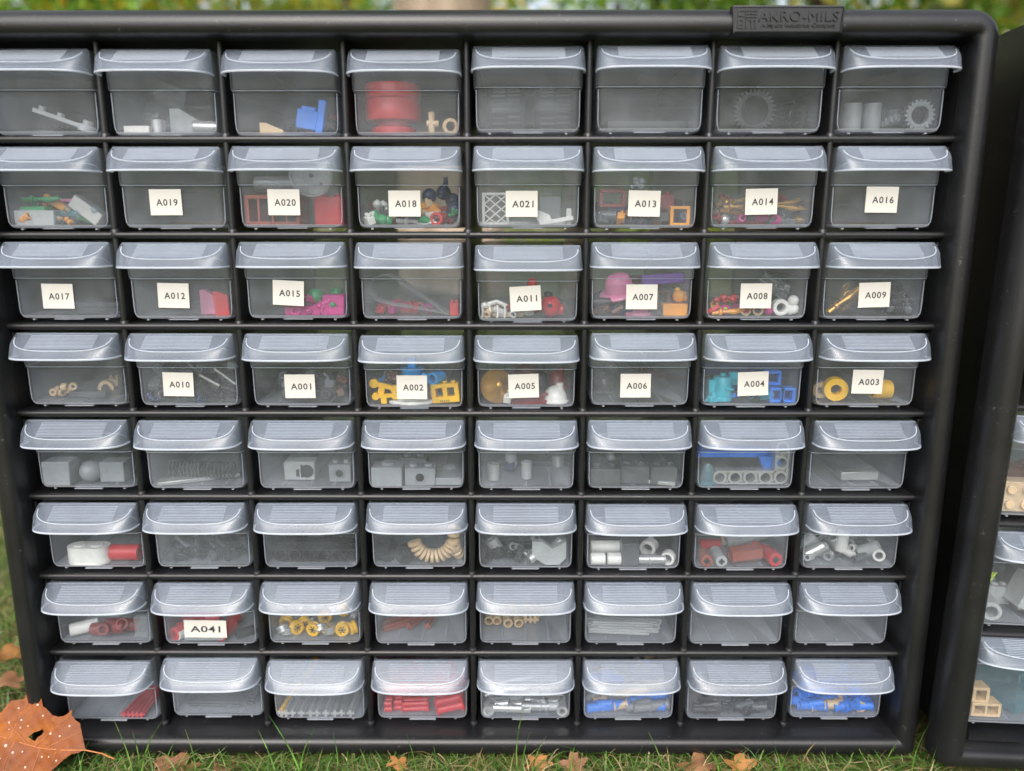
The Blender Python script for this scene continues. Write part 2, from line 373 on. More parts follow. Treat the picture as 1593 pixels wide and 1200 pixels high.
link('emblem', eb.mesh('emblem'), M['black'], pl)

# ------------------------------------------------------------------ drawers
def ring(hw, yf, yb, r, z, n=4):
    out = []
    for cx, cy, a0 in ((hw - r, yb - r, 0), (-(hw - r), yb - r, 90), (-(hw - r), yf + r, 180), (hw - r, yf + r, 270)):
        for i in range(n + 1):
            a = R(a0 + 90 * i / n); out.append((cx + r * math.cos(a), cy + r * math.sin(a), z))
    return out
def tub_mesh(hw=26.2, h=38.6, step=20.7, L=132, tag_='tub'):
    d = hw - 26.2
    lv = [(23.2, 2.2, 3.0, 0), (24.6, .9, 3.0, .45), (25.35, .2, 3.0, 1.7), (25.6, 0, 3, 3.4), (25.8, -.15, 3, step - .6), (25.95, -.3, 3, step - .15), (26.4, -1.0, 3, step + .25), (26.55, -1.2, 3.2, step + 1.2), (26.7, -1.7, 3.2, h)]
    inn = [(w - 1.05, y + 1.05, 2.2, z) for w, y, r, z in lv[::-1]]
    inn = inn[:-2] + [(23.2, 3.0, 2.4, .7)]
    rings = [ring(w + d, y, L - y, r, z) for w, y, r, z in lv] + [ring(w + d, y, L - y, r, z) for w, y, r, z in inn]
    n = len(rings[0]); vs = [p for rg in rings for p in rg]; fs = [(k * n + i, k * n + (i + 1) % n, (k + 1) * n + (i + 1) % n, (k + 1) * n + i) for k in range(len(rings) - 1) for i in range(n)]
    fs += [tuple(range(n))[::-1], tuple((len(rings) - 1) * n + i for i in range(n))]
    mb = MB().add(vs, fs)
    for sx in (-1, 1): mb.box(sx * (hw - 7.4) - .6, sx * (hw - 7.4) + .6, 1.6, 3.4, -.75, -.02)
    mb.box(-7.5, 7.5, .3, 2.2, -.35, -.03)
    for i, f in enumerate(mb.f):
        q = [mb.v[j] for j in f]; yy = sum(p[1] for p in q) / len(q); zz = max(p[2] for p in q)
        if zz < 2.0 or yy > L - 6: mb.m[i] = 1
    return mb.mesh(tag_, 50)
def ridge_mesh(hw=26.2, L=130):
    mb = MB()
    for i in (-1, 0, 1): mb.box(i * hw * .5 - .35, i * hw * .5 + .35, 4, L - 4, .72, 1.1)
    return mb.mesh('floor_ridges')
ZS, YS = 39.0, -3.4      # rear edge of the sloping grip
SL = 7.9 / 10.5
def sup(hw, dep, n, k, N=28):
    a = math.pi * k / N; c_, s_ = math.cos(a), math.sin(a)
    return math.copysign(abs(c_) ** (2 / n), c_) * hw, -dep * abs(s_) ** (2 / n)
def handle_mesh(hw=27.1):
    N = 30; d = hw - 27.1
    def rg(w, dep, n, zf): # contour of the grip
        return [(x, YS + y, zf(y)) for x, y in (sup(w + d, dep, n, k, N) for k in range(N + 1))]
    top = lambda dz: (lambda y: ZS + y * SL + dz)
    cs = [rg(20.5, 7.6, 4, top(0)), rg(25.4, 9.9, 4.6, top(0)), rg(26.0, 10.6, 4.4, top(-.1)), rg(26.5, 11.2, 4.2, lambda y: ZS + y * SL - .75),
          rg(26.9, 12.5, 3.8, lambda y: (ZS + y * SL) * .45 + 27.2 * .55 + .6), rg(27.3, 14.0, 3.5, lambda y: 27.2),
          rg(26.3, 13.0, 3.5, lambda y: 27.2), rg(25.8, 11.4, 3.8, lambda y: (ZS + y * SL) * .4 + 27.2 * .6 - .3), rg(25.2, 9.9, 4.2, lambda y: ZS + y * SL - 1.5), rg(20.5, 7.6, 4, lambda y: ZS + y * SL - 1.25)]
    n = N + 1; vs = [p for c_ in cs for p in c_]; fs = [(k * n + i, k * n + i + 1, (k + 1) * n + i + 1, (k + 1) * n + i) for k in range(len(cs) - 1) for i in range(N)]
    fs += [tuple(range(n)), tuple((len(cs) - 1) * n + i for i in range(n))[::-1]]
    mb = MB().add(vs, fs)
    # rear strip that turns down into the tub's front wall
    mb.box(-(25.9 + d), 25.9 + d, YS + .12, -1.75, 37.6, 38.95, bv=.3)
    me = mb.mesh('handle', 50)
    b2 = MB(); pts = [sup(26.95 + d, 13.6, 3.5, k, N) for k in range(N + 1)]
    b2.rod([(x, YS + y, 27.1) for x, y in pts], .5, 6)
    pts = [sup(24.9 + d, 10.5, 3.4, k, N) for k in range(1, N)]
    b2.rod([(x, YS + y, ZS + y * SL - .08) for x, y in pts], .28, 6)  # thin pale rod added as the highlight along the grip's rounded edge
    return me, b2.mesh('rim_bead_and_highlight', 60)
def rib_mesh(w=17.2):
    mb = MB(); n = 10
    for i in range(n):
        y = -1.7 - i * .78; z = ZS + y * SL; nrm = Vector((0, -SL, 1)).normalized(); tg = Vector((0, 1, SL)).normalized()
        sec = [Vector((0, YS + y, z)) + tg * a + nrm * h for a, h in ((-.2, -.03), (-.09, .24), (.09, .24), (.2, -.03))]
        vs = [(-w, p.y, p.z) for p in sec] + [(w, p.y, p.z) for p in sec]
        mb.add(vs, [(0, 1, 2, 3), (7, 6, 5, 4)] + [(j, 4 + j, 4 + (j + 1) % 4, (j + 1) % 4) for j in range(4)])
    return mb.mesh('grip_ribs', 20)
def edge_glint_mesh(hw=26.2, h=38.6, step=20.7):
    d = hw - 26.2; mb = MB()  # pale rods put in for the bright lines at step and wall outline
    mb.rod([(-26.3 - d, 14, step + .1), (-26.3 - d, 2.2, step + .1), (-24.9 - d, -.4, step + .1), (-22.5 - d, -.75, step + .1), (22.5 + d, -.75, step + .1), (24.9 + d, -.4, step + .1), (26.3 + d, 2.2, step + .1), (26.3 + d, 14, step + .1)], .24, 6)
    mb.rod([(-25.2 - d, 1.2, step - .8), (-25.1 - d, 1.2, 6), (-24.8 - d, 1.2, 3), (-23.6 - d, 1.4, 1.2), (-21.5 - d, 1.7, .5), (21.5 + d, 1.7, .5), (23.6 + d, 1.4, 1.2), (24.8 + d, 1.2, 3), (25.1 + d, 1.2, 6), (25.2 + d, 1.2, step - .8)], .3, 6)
    mb.rod([(-24.5 - d, -.6, h - 10.4), (-23.2 - d, -1.4, h - 8.6), (-21 - d, -1.75, h - 7.6), (-17 - d, -1.8, h - 7.2), (17 + d, -1.8, h - 7.2), (21 + d, -1.75, h - 7.6), (23.2 + d, -1.4, h - 8.6), (24.5 + d, -.6, h - 10.4)], .17, 5)  # this rod is a reflection on the bulging wall, built as a shape
    return mb.mesh('wall_edges_and_glints', 70)
EDGE_GLINTS = edge_glint_mesh()
TUB, RIDGE, RIBS = tub_mesh(), ridge_mesh(), rib_mesh(); HAN, BEAD_GLINT = handle_mesh()
ROWN = ['top', 'second', 'third', 'fourth', 'fifth', 'sixth', 'seventh', 'bottom']
COLN = ['first', 'second', 'third', 'fourth', 'fifth', 'sixth', 'seventh', 'last']
CODES = {(1, 1): 'A019', (1, 2): 'A020', (1, 3): 'A018', (1, 4): 'A021', (1, 5): 'A013', (1, 6): 'A014', (1, 7): 'A016', (2, 0): 'A017', (2, 1): 'A012', (2, 2): 'A015', (2, 4): 'A011', (2, 5): 'A007', (2, 6): 'A008', (2, 7): 'A009',
         (3, 1): 'A010', (3, 2): 'A001', (3, 3): 'A002', (3, 4): 'A005', (3, 5): 'A006', (3, 6): 'A004', (3, 7): 'A003', (6, 1): 'A041'}
STICK = {'A019': (258.5, 315, .3), 'A020': (442, 315, -.3), 'A018': (629.5, 317, 0), 'A021': (811.5, 317.5, 0), 'A013': (1002, 317, -1), 'A014': (1184, 314, 1.2), 'A016': (1371, 311, -.5), 'A017': (91, 461, -.5), 'A012': (270.5, 460, -1.2),
         'A015': (449, 456, -3), 'A011': (817.5, 464.5, 3.2), 'A007': (998, 462, 0), 'A008': (1175.5, 460.5, 0), 'A009': (1359.5, 459, 1.6), 'A010': (278, 598, -1.2), 'A001': (467, 601, .3), 'A002': (641, 602.5, -.3), 'A005': (814.5, 600.5, 2),
         'A006': (988.5, 600, .2), 'A004': (1171, 597, 2.2), 'A003': (1349, 594, -.6), 'A041': (320, 978, -.8)}
HOLD = {(0, 0): 'a pale jointed arm piece', (0, 1): 'silver barrels and grey slopes', (0, 2): 'a bright blue piece', (0, 3): 'a big red spool', (0, 4): 'two dark ribbed tyres', (0, 5): 'only a dark flat plate', (0, 6): 'large dark gears',
        (0, 7): 'dark rollers and a ring gear', (1, 0): 'green sticks and a grey tile', (2, 3): 'a looped clear strip', (3, 0): 'pale chain links', (4, 0): 'grey cubes and a ball', (4, 1): 'dark coils', (4, 2): 'pale bricks with black holes',
        (4, 3): 'two big grey bricks', (4, 4): 'small grey cylinders', (4, 5): 'dark grey blocks', (4, 6): 'a pale angled beam', (4, 7): 'one pale long tile', (5, 0): 'a cream block and a red roller', (5, 1): 'mixed black parts',
        (5, 2): 'black holed beams', (5, 3): 'a curved tan ribbed hose', (5, 4): 'grey angular parts', (5, 5): 'thick white cylinders', (5, 6): 'red connectors and a brown tube', (5, 7): 'assorted grey connectors', (6, 0): 'dark red connectors',
        (6, 2): 'yellow and grey hubs', (6, 3): 'faint red bars', (6, 4): 'a line of tan tubes', (6, 5): 'long grey sticks', (6, 6): 'nothing', (6, 7): 'nothing', (7, 0): 'a few red rods', (7, 1): 'dark grey axles', (7, 2): 'grey rods with one yellow',
        (7, 3): 'bright red ridged pins', (7, 4): 'light grey pins', (7, 5): 'tan and blue pins', (7, 6): 'black pins', (7, 7): 'many blue pins and some tan ones'}
# how each drawer sits in its cell: (dx, dy, dz) mm
SIT = {(0, 0): (0, 0, -1.2), (0, 1): (-.6, -.6, -1.5), (0, 2): (-.2, 0, -1.6), (0, 3): (0, .4, -1.5), (2, 4): (.4, 1, -1.5), (3, 3): (-.2, .8, -1.3), (3, 4): (-.2, 1, -1.2), (5, 5): (0, .6, -.8), (5, 6): (0, .5, -.8),
       (7, 0): (.3, -2.4, -.7), (7, 2): (.2, -1.0, -.9), (7, 3): (0, -.4, -1.0), (7, 4): (0, -.4, -1.0), (7, 5): (0, -.2, -1.0), (7, 6): (0, -.6, -.9), (4, 0): (-.3, .3, 0), (6, 1): (0, -.4, -.3), (3, 7): (.2, -.3, 0)}
where = {}; BASE = {}
def drawer_at(r, c):
    dx, dy, dz = SIT.get((r, c), (random.uniform(-.5, .5), random.uniform(-.5, .4), random.uniform(-.25, .1)))
    x, y, z = (c - 3.5) * PX + dx, 4 + dy, -r * PZ - 42.3 + dz
    BASE[r, c] = (x, y, z)
    rt = empty('storage_bin', W(x, y, z), (0, 0, R(random.uniform(-.35, .35))))
    code = CODES.get((r, c))
    if code:
        lab = f'frosted plastic drawer with the white sticker {code} on its front'; where[r, c] = f'in the drawer marked {code}'
    else:
        lab = f'frosted drawer holding {HOLD[r, c]}, {COLN[c]} drawer of the {ROWN[r]} row'
        if HOLD[r, c] == 'nothing': lab = f'empty frosted drawer, {COLN[c]} of the {ROWN[r]} row'
        where[r, c] = f'in {ROWN[r]} row, {COLN[c]} drawer'
    tag(rt, lab, 'drawer', 'small frosted drawers of the big black cabinet')
    link('tub', TUB, (M['tub'], M['floor']), rt); link('floor_ridges', RIDGE, M['ribs'], rt); link('wall_edges_and_glints', EDGE_GLINTS, M['ribs'], rt)
    h_ = link('handle', HAN, M['handle'], rt); link('rim_bead_and_highlight', BEAD_GLINT, M['bead'], h_); link('grip_ribs', RIBS, M['ribs'], h_)
    if code:
        u, v, tilt = STICK[code]; P = at(u, v, y)
        big = code == 'A041'
        st = link('sticker', STM_BIG if big else STM, M['paper'], rt, ((P.x - x) * .001, -.00042, (P.z - z) * .001), (0, R(-tilt), 0))
        text('printed_code', code, 16.8 if big else 10.7, 3.9 if big else 3.35, M['ink'], st, (0 if big else .0006, -.00014, -.0001), bold=.018, sp=1.05 if big else 1.16)
        st['label'] = f'white sticker printed {code}'
    return rt
def sticker_mesh(w, h): return MB().box(-w / 2, w / 2, -.12, .12, -h / 2, h / 2).mesh('sticker')
STM, STM_BIG = sticker_mesh(15.9, 12.6), sticker_mesh(23.6, 10.4)
for r in range(8):
    for c in range(8): drawer_at(r, c)

# ------------------------------------------------------------------ toy parts
def studs(mb, nx, ny, w, d, h, k=1.0, r=2.4):
    for i in range(nx):
        for j in range(ny):
            x, y = (i + .5) * w / nx - w / 2, (j + .5) * d / ny - d / 2
            rr = min(w / nx, d / ny) * .3
            mb.cyl(rr, 1.7, 'z', (x, y, h + .8), 12)
def g_brick(w, d, h, nx=2, ny=1, hole=0):
    mb = MB().box(-w / 2, w / 2, -d / 2, d / 2, 0, h, bv=.3); studs(mb, nx, ny, w, d, h)
    if hole: mb.tube(hole + .9, hole, .8, 'y', (0, -d / 2 - .2, h * .5), 16); mb.cyl(hole, .5, 'y', (0, -d / 2 - .1, h * .5), 16, 1)
    return mb
def g_box(w, d, h): return MB().box(-w / 2, w / 2, -d / 2, d / 2, 0, h, bv=min(.45, w * .15, h * .15, d * .15))
def g_frame(w, d, h, t=1.6, bars=0):
    mb = MB().box(-w / 2, w / 2, -d / 2, d / 2, 0, t, bv=.2).box(-w / 2, w / 2, -d / 2, d / 2, h - t, h, bv=.2)
    mb.box(-w / 2 + .01, -w / 2 + t, -d / 2 + .01, d / 2 - .01, t, h - t).box(w / 2 - t, w / 2 - .01, -d / 2 + .01, d / 2 - .01, t, h - t)
    for i in range(bars):
        x = -w / 2 + (i + 1) * w / (bars + 1); mb.box(x - .5, x + .5, -d / 2 + .2, d / 2 - .2, t, h - t)
    return mb
def g_lattice(w, d, h):
    mb = g_frame(w, d, h, 1.3)
    n = 2; m_ = 3
    for i in range(n):
        for j in range(m_):
            x0, z0 = -w / 2 + 1 + i * (w - 2) / n, 1 + j * (h - 2) / m_; x1, z1 = x0 + (w - 2) / n, z0 + (h - 2) / m_
            mb.rod([(x0, -.1, z0), (x1, -.1, z1)], .42, 5); mb.rod([(x0, .2, z1), (x1, .2, z0)], .42, 5)
    return mb
def g_tube(r, L, ri=None, axis='x'): return MB().tube(r, r * .62 if ri is None else ri, L, axis)
def g_pin(r, L):
    mb = MB().tube(r * .92, r * .58, L, 'x')
    mb.tube(r * 1.1, r * .6, 1.1, 'x', (0, 0, 0), 16); mb.tube(r * 1.08, r * .6, .8, 'x', (-L / 2 + .3, 0, 0)); mb.tube(r * 1.08, r * .6, .8, 'x', (L / 2 - .3, 0, 0))
    for sx in (-1, 1): mb.box(sx * L * .36 - L * .09, sx * L * .36 + L * .09, -r * .14, r * .14, -r * .95, r * .95, 1)
    return mb
def g_axle(L, w=4.2):
    a, b_ = w / 2, w * .17; p = [(-b_, -a), (b_, -a), (b_, -b_), (a, -b_), (a, b_), (b_, b_), (b_, a), (-b_, a), (-b_, b_), (-a, b_), (-a, -b_), (-b_, -b_)]
    return MB().prism(p, -L / 2, L / 2, 'yz')
def g_gear(r, ri, th, n):
    out = []
    for i in range(n * 4):
        a = 2 * math.pi * i / (n * 4); q = r if i % 4 in (0, 1) else r * .84; out.append((q * math.cos(a), q * math.sin(a)))
    N = len(out); inn = [(ri * math.cos(2 * math.pi * i / N), ri * math.sin(2 * math.pi * i / N)) for i in range(N)]
    vs = [(x, y_, z) for y_ in (-th / 2, th / 2) for x, z in out] + [(x, y_, z) for y_ in (-th / 2, th / 2) for x, z in inn]
    fs = []
    for i in range(N):
        j = (i + 1) % N
        fs += [(i, j, N + j, N + i), (2 * N + i, 3 * N + i, 3 * N + j, 2 * N + j), (i, 2 * N + i, 2 * N + j, j), (N + i, N + j, 3 * N + j, 3 * N + i)]
    mb = MB().add(vs, fs); mb.tube(r * .8, r * .66, th + .5, 'y', n=24)
    return mb
def cross(mb, w, y, mi=1, axis='y', t=.35):
    a, b_ = w, w * .36
    for bx, bz in ((a, b_), (b_, a)):
        if axis == 'y': mb.box(-bx, bx, y - t / 2, y + t / 2, -bz, bz, mi)
        else: mb.box(y - t / 2 + (.01 if bx == a else 0), y + t / 2 - (.01 if bx == a else 0), -bx, bx, -bz, bz, mi)
def g_hub(r, th):
    h = th / 2
    mb = MB().lathe([(r * .30, -h * .7), (r * .55, -h * .7), (r * .62, -h), (r * .9, -h), (r, -h * .8), (r, -h * .35), (r * .86, -h * .2), (r * .86, h * .2), (r, h * .35), (r, h * .8), (r * .9, h), (r * .3, h)], 22, 'y')
    for i in range(6):
        a = math.pi * i / 3; mb.cyl(r * .13, .3, 'y', (r * .42 * math.cos(a), -h * .7 - .05, r * .42 * math.sin(a)), 8, 1)
    cross(mb, r * .26, -h * .7 - .15)
    return mb
def g_bush(r, L):  # axle bush lying along y, cross hole to the viewer
    mb = MB().tube(r, r * .45, L, 'y', n=18); cross(mb, r * .5, -L / 2 + .05); return mb
def g_ring(r, ri, th): return MB().lathe([(r, -th * .3), (r * .95, -th / 2), (ri * 1.08, -th / 2), (ri, -th * .35), (ri, th * .35), (ri * 1.08, th / 2), (r * .95, th / 2), (r, th * .3)], 26, 'y', close=True)
def g_ball(r, k=1.0): return MB().lathe([(max(r * math.sin(math.pi * i / 10), 1e-7), -r * k * math.cos(math.pi * i / 10) + r * k) for i in range(11)], 18)
def g_cone(r, h): return MB().lathe([(r, 0), (r, .8), (r * .93, 1.4), (r * .6, h * .45), (r * .22, h * .8), (r * .16, h * .95), (1e-7, h)], 28)
def g_dome(r, h):
    p = [(r * 1.12, 0), (r * 1.12, .9), (r, 1.2)] + [(r * math.cos(R(a)), 1.2 + (h - 1.2) * math.sin(R(a))) for a in (20, 40, 60, 78)] + [(1e-7, h)]
    mb = MB().lathe(p, 22); mb.cyl(r * .3, h * .4, 'z', (r * .35, 0, h * .95), 12); return mb
def g_wedge(w, d, h, k=.35): return MB().prism([(-w / 2, 0), (w / 2, 0), (w / 2, h * k), (-w / 2 + w * .25, h), (-w / 2, h)], -d / 2, d / 2)
def g_beam(n, pitch, r, th, up=0):
    mb = MB(); pts = [(i * pitch, 0) for i in range(n)] + [((n - 1) * pitch, (j + 1) * pitch) for j in range(up)]
    for x, z in pts: mb.tube(r, r * .68, th, 'y', (x, 0, z), 18)
    for (xa, za), (xb, zb) in zip(pts[:-1], pts[1:]):
        if za == zb:
            for s_ in (-1, 1): mb.box(xa + r * .3, xb - r * .3, -th / 2 + .02, th / 2 - .02, s_ * (r - .55) - .5, s_ * (r - .55) + .5)
            mb.box(xa + r * .8, xb - r * .8, -th * .2, th * .2, -r + .6, r - .6)
        else:
            for s_ in (-1, 1): mb.box(xa + s_ * (r - .55) - .5, xa + s_ * (r - .55) + .5, -th / 2 + .02, th / 2 - .02, za + r * .3, zb - r * .3)
            mb.box(xa - r + .6, xa + r - .6, -th * .2, th * .2, za + r * .8, zb - r * .8)
    return mb
def g_hose(R0, r, a0, a1, n=12):
    mb = MB()
    for i in range(n):
        a = R(a0 + (a1 - a0) * i / (n - 1)); c_ = Vector((R0 * math.cos(a), 0, R0 * math.sin(a))); tg = Vector((-math.sin(a), 0, math.cos(a)))
        q = R0 * R(abs(a1 - a0)) / n * .5
        mb.rod([c_ - tg * q * .92, c_ - tg * q * .6, c_ + tg * q * .6, c_ + tg * q * .92], [r * .72, r, r, r * .72], 12)
    return mb
def g_tyre(r, w):
    mb = MB().lathe([(r * .55, -w / 2), (r * .9, -w / 2), (r, -w * .35), (r, w * .35), (r * .9, w / 2), (r * .55, w / 2)], 26, 'x', close=True)
    for i in range(26):
        a = 2 * math.pi * i / 26
        for s_ in (-1, 1):
            c_ = (s_ * w * .2, r * math.cos(a + s_ * .1), r * math.sin(a + s_ * .1)); mb.rod([(c_[0] - w * .16, c_[1], c_[2]), (c_[0] + w * .16, c_[1], c_[2])], .6, 4)
    return mb
def g_spool(r, h):
    return MB().lathe([(r * .75, 0), (r * .8, .5), (r * .8, h * .16), (r * .62, h * .2), (r * .62, h * .27), (r * .98, h * .3), (r, h * .34), (r, h * .62), (r * .95, h * .66), (r * .95, h * .7), (r, h * .73), (r, h * .96), (r * .95, h), (r * .6, h), (r * .55, h * .9), (1e-7, h * .9)], 34)
def g_knobarm(L):
    mb = MB().box(-L / 2, L * .28, -2.2, 2.2, 1.2, 3.4, bv=.3)
    mb.cyl(1.7, 2.4, 'z', (-L * .38, 0, 4.2)); mb.cyl(1.7, 2.0, 'z', (-L * .08, 0, 4.2)); mb.tube(4.6, 2.4, 3.4, 'z', (L * .38, 0, 1.9), 18); mb.cyl(2.4, 2.6, 'z', (L * .36, 0, 4.6)); return mb
def g_blueT(w, h):
    mb = MB().box(-w * .5, w * .28, -3, 3, 0, h * .62, bv=.4); mb.box(w * .18, w * .44, -3.6, 3.6, -h * .1, h * 1.02, bv=.4); mb.box(-w * .38, w * .1, -2.4, 2.4, h * .58, h * .74, bv=.3); return mb
def g_skeleton(w, h):
    mb = MB().rod([(-w * .3, 0, h * .75), (w * .1, 0, h * .95), (w * .45, 0, h * .7)], h * .13, 8)
    mb.add([], []); mb.lathe([(1e-7, -h * .2), (h * .2, -h * .14), (h * .26, 0), (h * .2, h * .16), (1e-7, h * .22)], 14, 'z', (-w * .32, 0, h * .72))
    for x in (-.42, -.16, .12, .38): mb.rod([(w * x, -1.5, h * .75), (w * x + .5, -2.4, h * .4), (w * x, -1.6, 0)], h * .07, 6)
    return mb
def g_bug(r):
    mb = g_ball(r); mb.lathe([(1e-7, 0), (r * .42, r * .2), (r * .4, r * .5), (1e-7, r * .65)], 12, 'z', (-r * .25, 0, r * 1.75), 1); mb.lathe([(1e-7, -r * .3), (r * .34, 0), (1e-7, r * .3)], 10, 'y', (r * .8, 0, r * 1.4), 1)
    mb.cyl(r * .22, .6, 'y', (-r * .1, -r * .98, r * 1.15), 10, 1); mb.tube(r * .5, r * .3, r * .5, 'x', (r * .9, 0, r * .7), 10); return mb
def g_cap(w, d, h):
    mb = MB().lathe([(w / 2, 0), (w / 2 * 1.02, .8), (w / 2 * .93, 1.6), (w * .36, 1.8), (w * .34, h * .6), (w * .28, h * .85), (w * .15, h * .98), (1e-7, h)], 28); mb.v = [(x, y * d / w, z) for x, y, z in mb.v]; return mb
def g_arc_strip(pts, wd, t=.35):
    mb = MB(); vs = []
    for x, z in pts: vs += [(x, -wd / 2, z), (x, wd / 2, z), (x, wd / 2, z + t), (x, -wd / 2, z + t)]
    fs = [(4 * i + j, 4 * i + (j + 1) % 4, 4 * i + 4 + (j + 1) % 4, 4 * i + 4 + j) for i in range(len(pts) - 1) for j in range(4)] + [(0, 1, 2, 3), tuple(4 * len(pts) - 4 + j for j in range(4))]
    return mb.add(vs, fs)
def g_film(w, h, seed=1):
    rr = random.Random(seed); n = 7; vs, fs = [], []
    for i in range(n):
        for j in range(n): vs.append(((i / (n - 1) - .5) * w + rr.uniform(-.6, .6), rr.uniform(-2.2, 2.2), j / (n - 1) * h + rr.uniform(-.5, .5)))
    for i in range(n - 1):
        for j in range(n - 1): fs.append((i * n + j, (i + 1) * n + j, (i + 1) * n + j + 1, i * n + j + 1))
    return MB().add(vs, fs)
def g_lid(r):
    mb = MB().lathe([(r * .86, -.9), (r * .92, -2.6), (r, -2.6), (r, 1.2), (r * .9, 1.4), (r * .84, .2), (r * .3, .2), (r * .26, .8), (r * .1, .8), (1e-7, .8)], 32, 'y')
    mb.cyl(r * .1, .6, 'y', (0, -1, 0), 10, 1); mb.cyl(r * .08, .6, 'y', (r * .45, -.8, -r * .4), 10, 1); return mb
def g_gems(w, n, seed):
    rr = random.Random(seed); mb = MB()
    for _ in range(n): mb.lathe([(1e-7, -1.6), (1.7, -.5), (1.5, .8), (1e-7, 1.5)], 6, 'z', (rr.uniform(-w / 2, w / 2), rr.uniform(-3, 3), 1.6 + rr.uniform(0, 3.2)))
    return mb
def g_window(w, d, h):
    mb = g_frame(w, d, h, 1.5); mb.box(-w / 2 + .8, w / 2 - .8, -.1 + d * .2, .4 + d * .2, 1.4, h - 1.4, 1); return mb
def g_trainwin(w, d, h):
    mb = MB().box(-w / 2, w / 2, -d / 2, d / 2, 0, h * .3, bv=.3).box(-w / 2, w / 2, -d / 2, d / 2, h * .72, h * .92, bv=.3)
    for x0, x1 in ((-.5, -.34), (-.08, .08), (.34, .5)): mb.box(w * x0 + .02, w * x1 - .02, -d / 2 + .05, d / 2 - .05, h * .29, h * .73)
    for x in (-.3, 0, .3): mb.cyl(1.3, 1.3, 'z', (w * x, 0, h * .97), 10)
    for i in range(5): mb.box(-w * .2 + i * 1.1, -w * .2 + i * 1.1 + .5, -d / 2 - .12, -d / 2 + .1, h * .04, h * .14, 1)
    return mb
def g_hinge(w, h):
    mb = MB().box(-w / 2, w * .45, -1.5, 1.5, h * .45, h * .75, bv=.3); mb.cyl(h * .3, 3.4, 'y', (-w * .42, 0, h * .6), 12); mb.box(-w * .2, w * .05, -1.8, 1.8, 0, h * .5, bv=.2); mb.cyl(h * .28, 3.4, 'y', (w * .42, 0, h * .55), 12); return mb
def g_claw(L, s_=1):
    mb = MB().rod([(-L / 2, 0, 1.3), (-L * .1, 0, 1.6), (L * .15, 0, 1.3), (L / 2, 0, 1.9)], [1.2, .8, 1.6, .35], 8)
    mb.lathe([(1e-7, -1.8), (1.9, -.6), (1.9, .6), (1e-7, 1.8)], 10, 'x', (-L * .25, 0, 1.5)); mb.rod([(L * .1, 0, 1.4), (L * .3, 1.6, 2.6), (L * .42, 0, 3)], .5, 6); return mb
def g_blob(w, h, seed):
    rr = random.Random(seed); mb = MB()
    for i in range(5):
        r_ = h * rr.uniform(.22, .36); mb.lathe([(1e-7, -r_), (r_ * .8, -r_ * .5), (r_, 0), (r_ * .8, r_ * .5), (1e-7, r_)], 10, 'z', (rr.uniform(-w / 2 + r_, w / 2 - r_), rr.uniform(-2, 2), r_ + rr.uniform(0, max(.1, h - 2 * r_))))
    mb.rod([(-w * .4, 0, h * .3), (0, 0, h * .5), (w * .4, 0, h * .35)], h * .14, 8)
    return mb
def g_castle(w, h):
    mb = MB().lathe([(w * .33, 0), (w * .36, h * .2), (w * .33, h * .8), (w * .30, h * .85), (1e-7, h * .86)], 10, 'z'); mb.box(w * .2, w * .5, -2, 2, h * .55, h * 1.0, bv=.4)
    mb.box(-w * .5, -w * .2, -2.5, 2.5, h * .1, h * .75, bv=.5); mb.cyl(w * .1, 1.4, 'z', (0, 0, h * .92), 12); mb.box(-w * .25, w * .1, -w * .36, -w * .2, -.0, h * .18, bv=.4); mb.box(w * .0, w * .3, -w * .36, -w * .2, h * .4, h * .5, bv=.3); return mb
def g_bucket(w, h):
    mb = MB().lathe([(w * .3, 0), (w * .42, h * .6), (w * .46, h * .62), (w * .46, h * .7), (w * .2, h * .7)], 18); mb.box(-w * .16, w * .16, -1.6, 1.6, h * .7, h, bv=.4); mb.rod([(w * .3, 0, h * .5), (w * .6, -1, h * .42)], h * .1, 8); return mb
def g_hexpanel(w, h): return MB().prism([(-w * .5, h * .35), (-w * .5, h), (-w * .2, h), (w * .1, h * .7), (w * .5, h), (w * .5, h * .3), (w * .3, 0), (-w * .1, 0)], -2, 2)
def g_tee(r, L):
    return MB().tube(r, r * .6, L, 'x', n=14).tube(r * .95, r * .6, L * .55, 'z', (0, 0, L * .05), 14)
def g_halfbrick(w, d, h):
    mb = g_box(w, d, h); mb.lathe([(h * .35, -d / 2 - .25), (h * .35, -d / 2)], 14, 'y', (w * .25, 0, h * .5), 1); mb.box(-w * .1, 0, -d / 2 - .2, -d / 2, h * .2, h * .6, 1); mb.box(w * .05, w * .12, -d / 2 - .2, -d / 2 + .02, h * .15, h * .85, 1); return mb
def g_coil(r, L):
    pts = [(-L / 2 + L * i / 60, r * math.cos(i * .9), r + .4 + r * math.sin(i * .9)) for i in range(61)]; return MB().rod(pts, .5, 5)

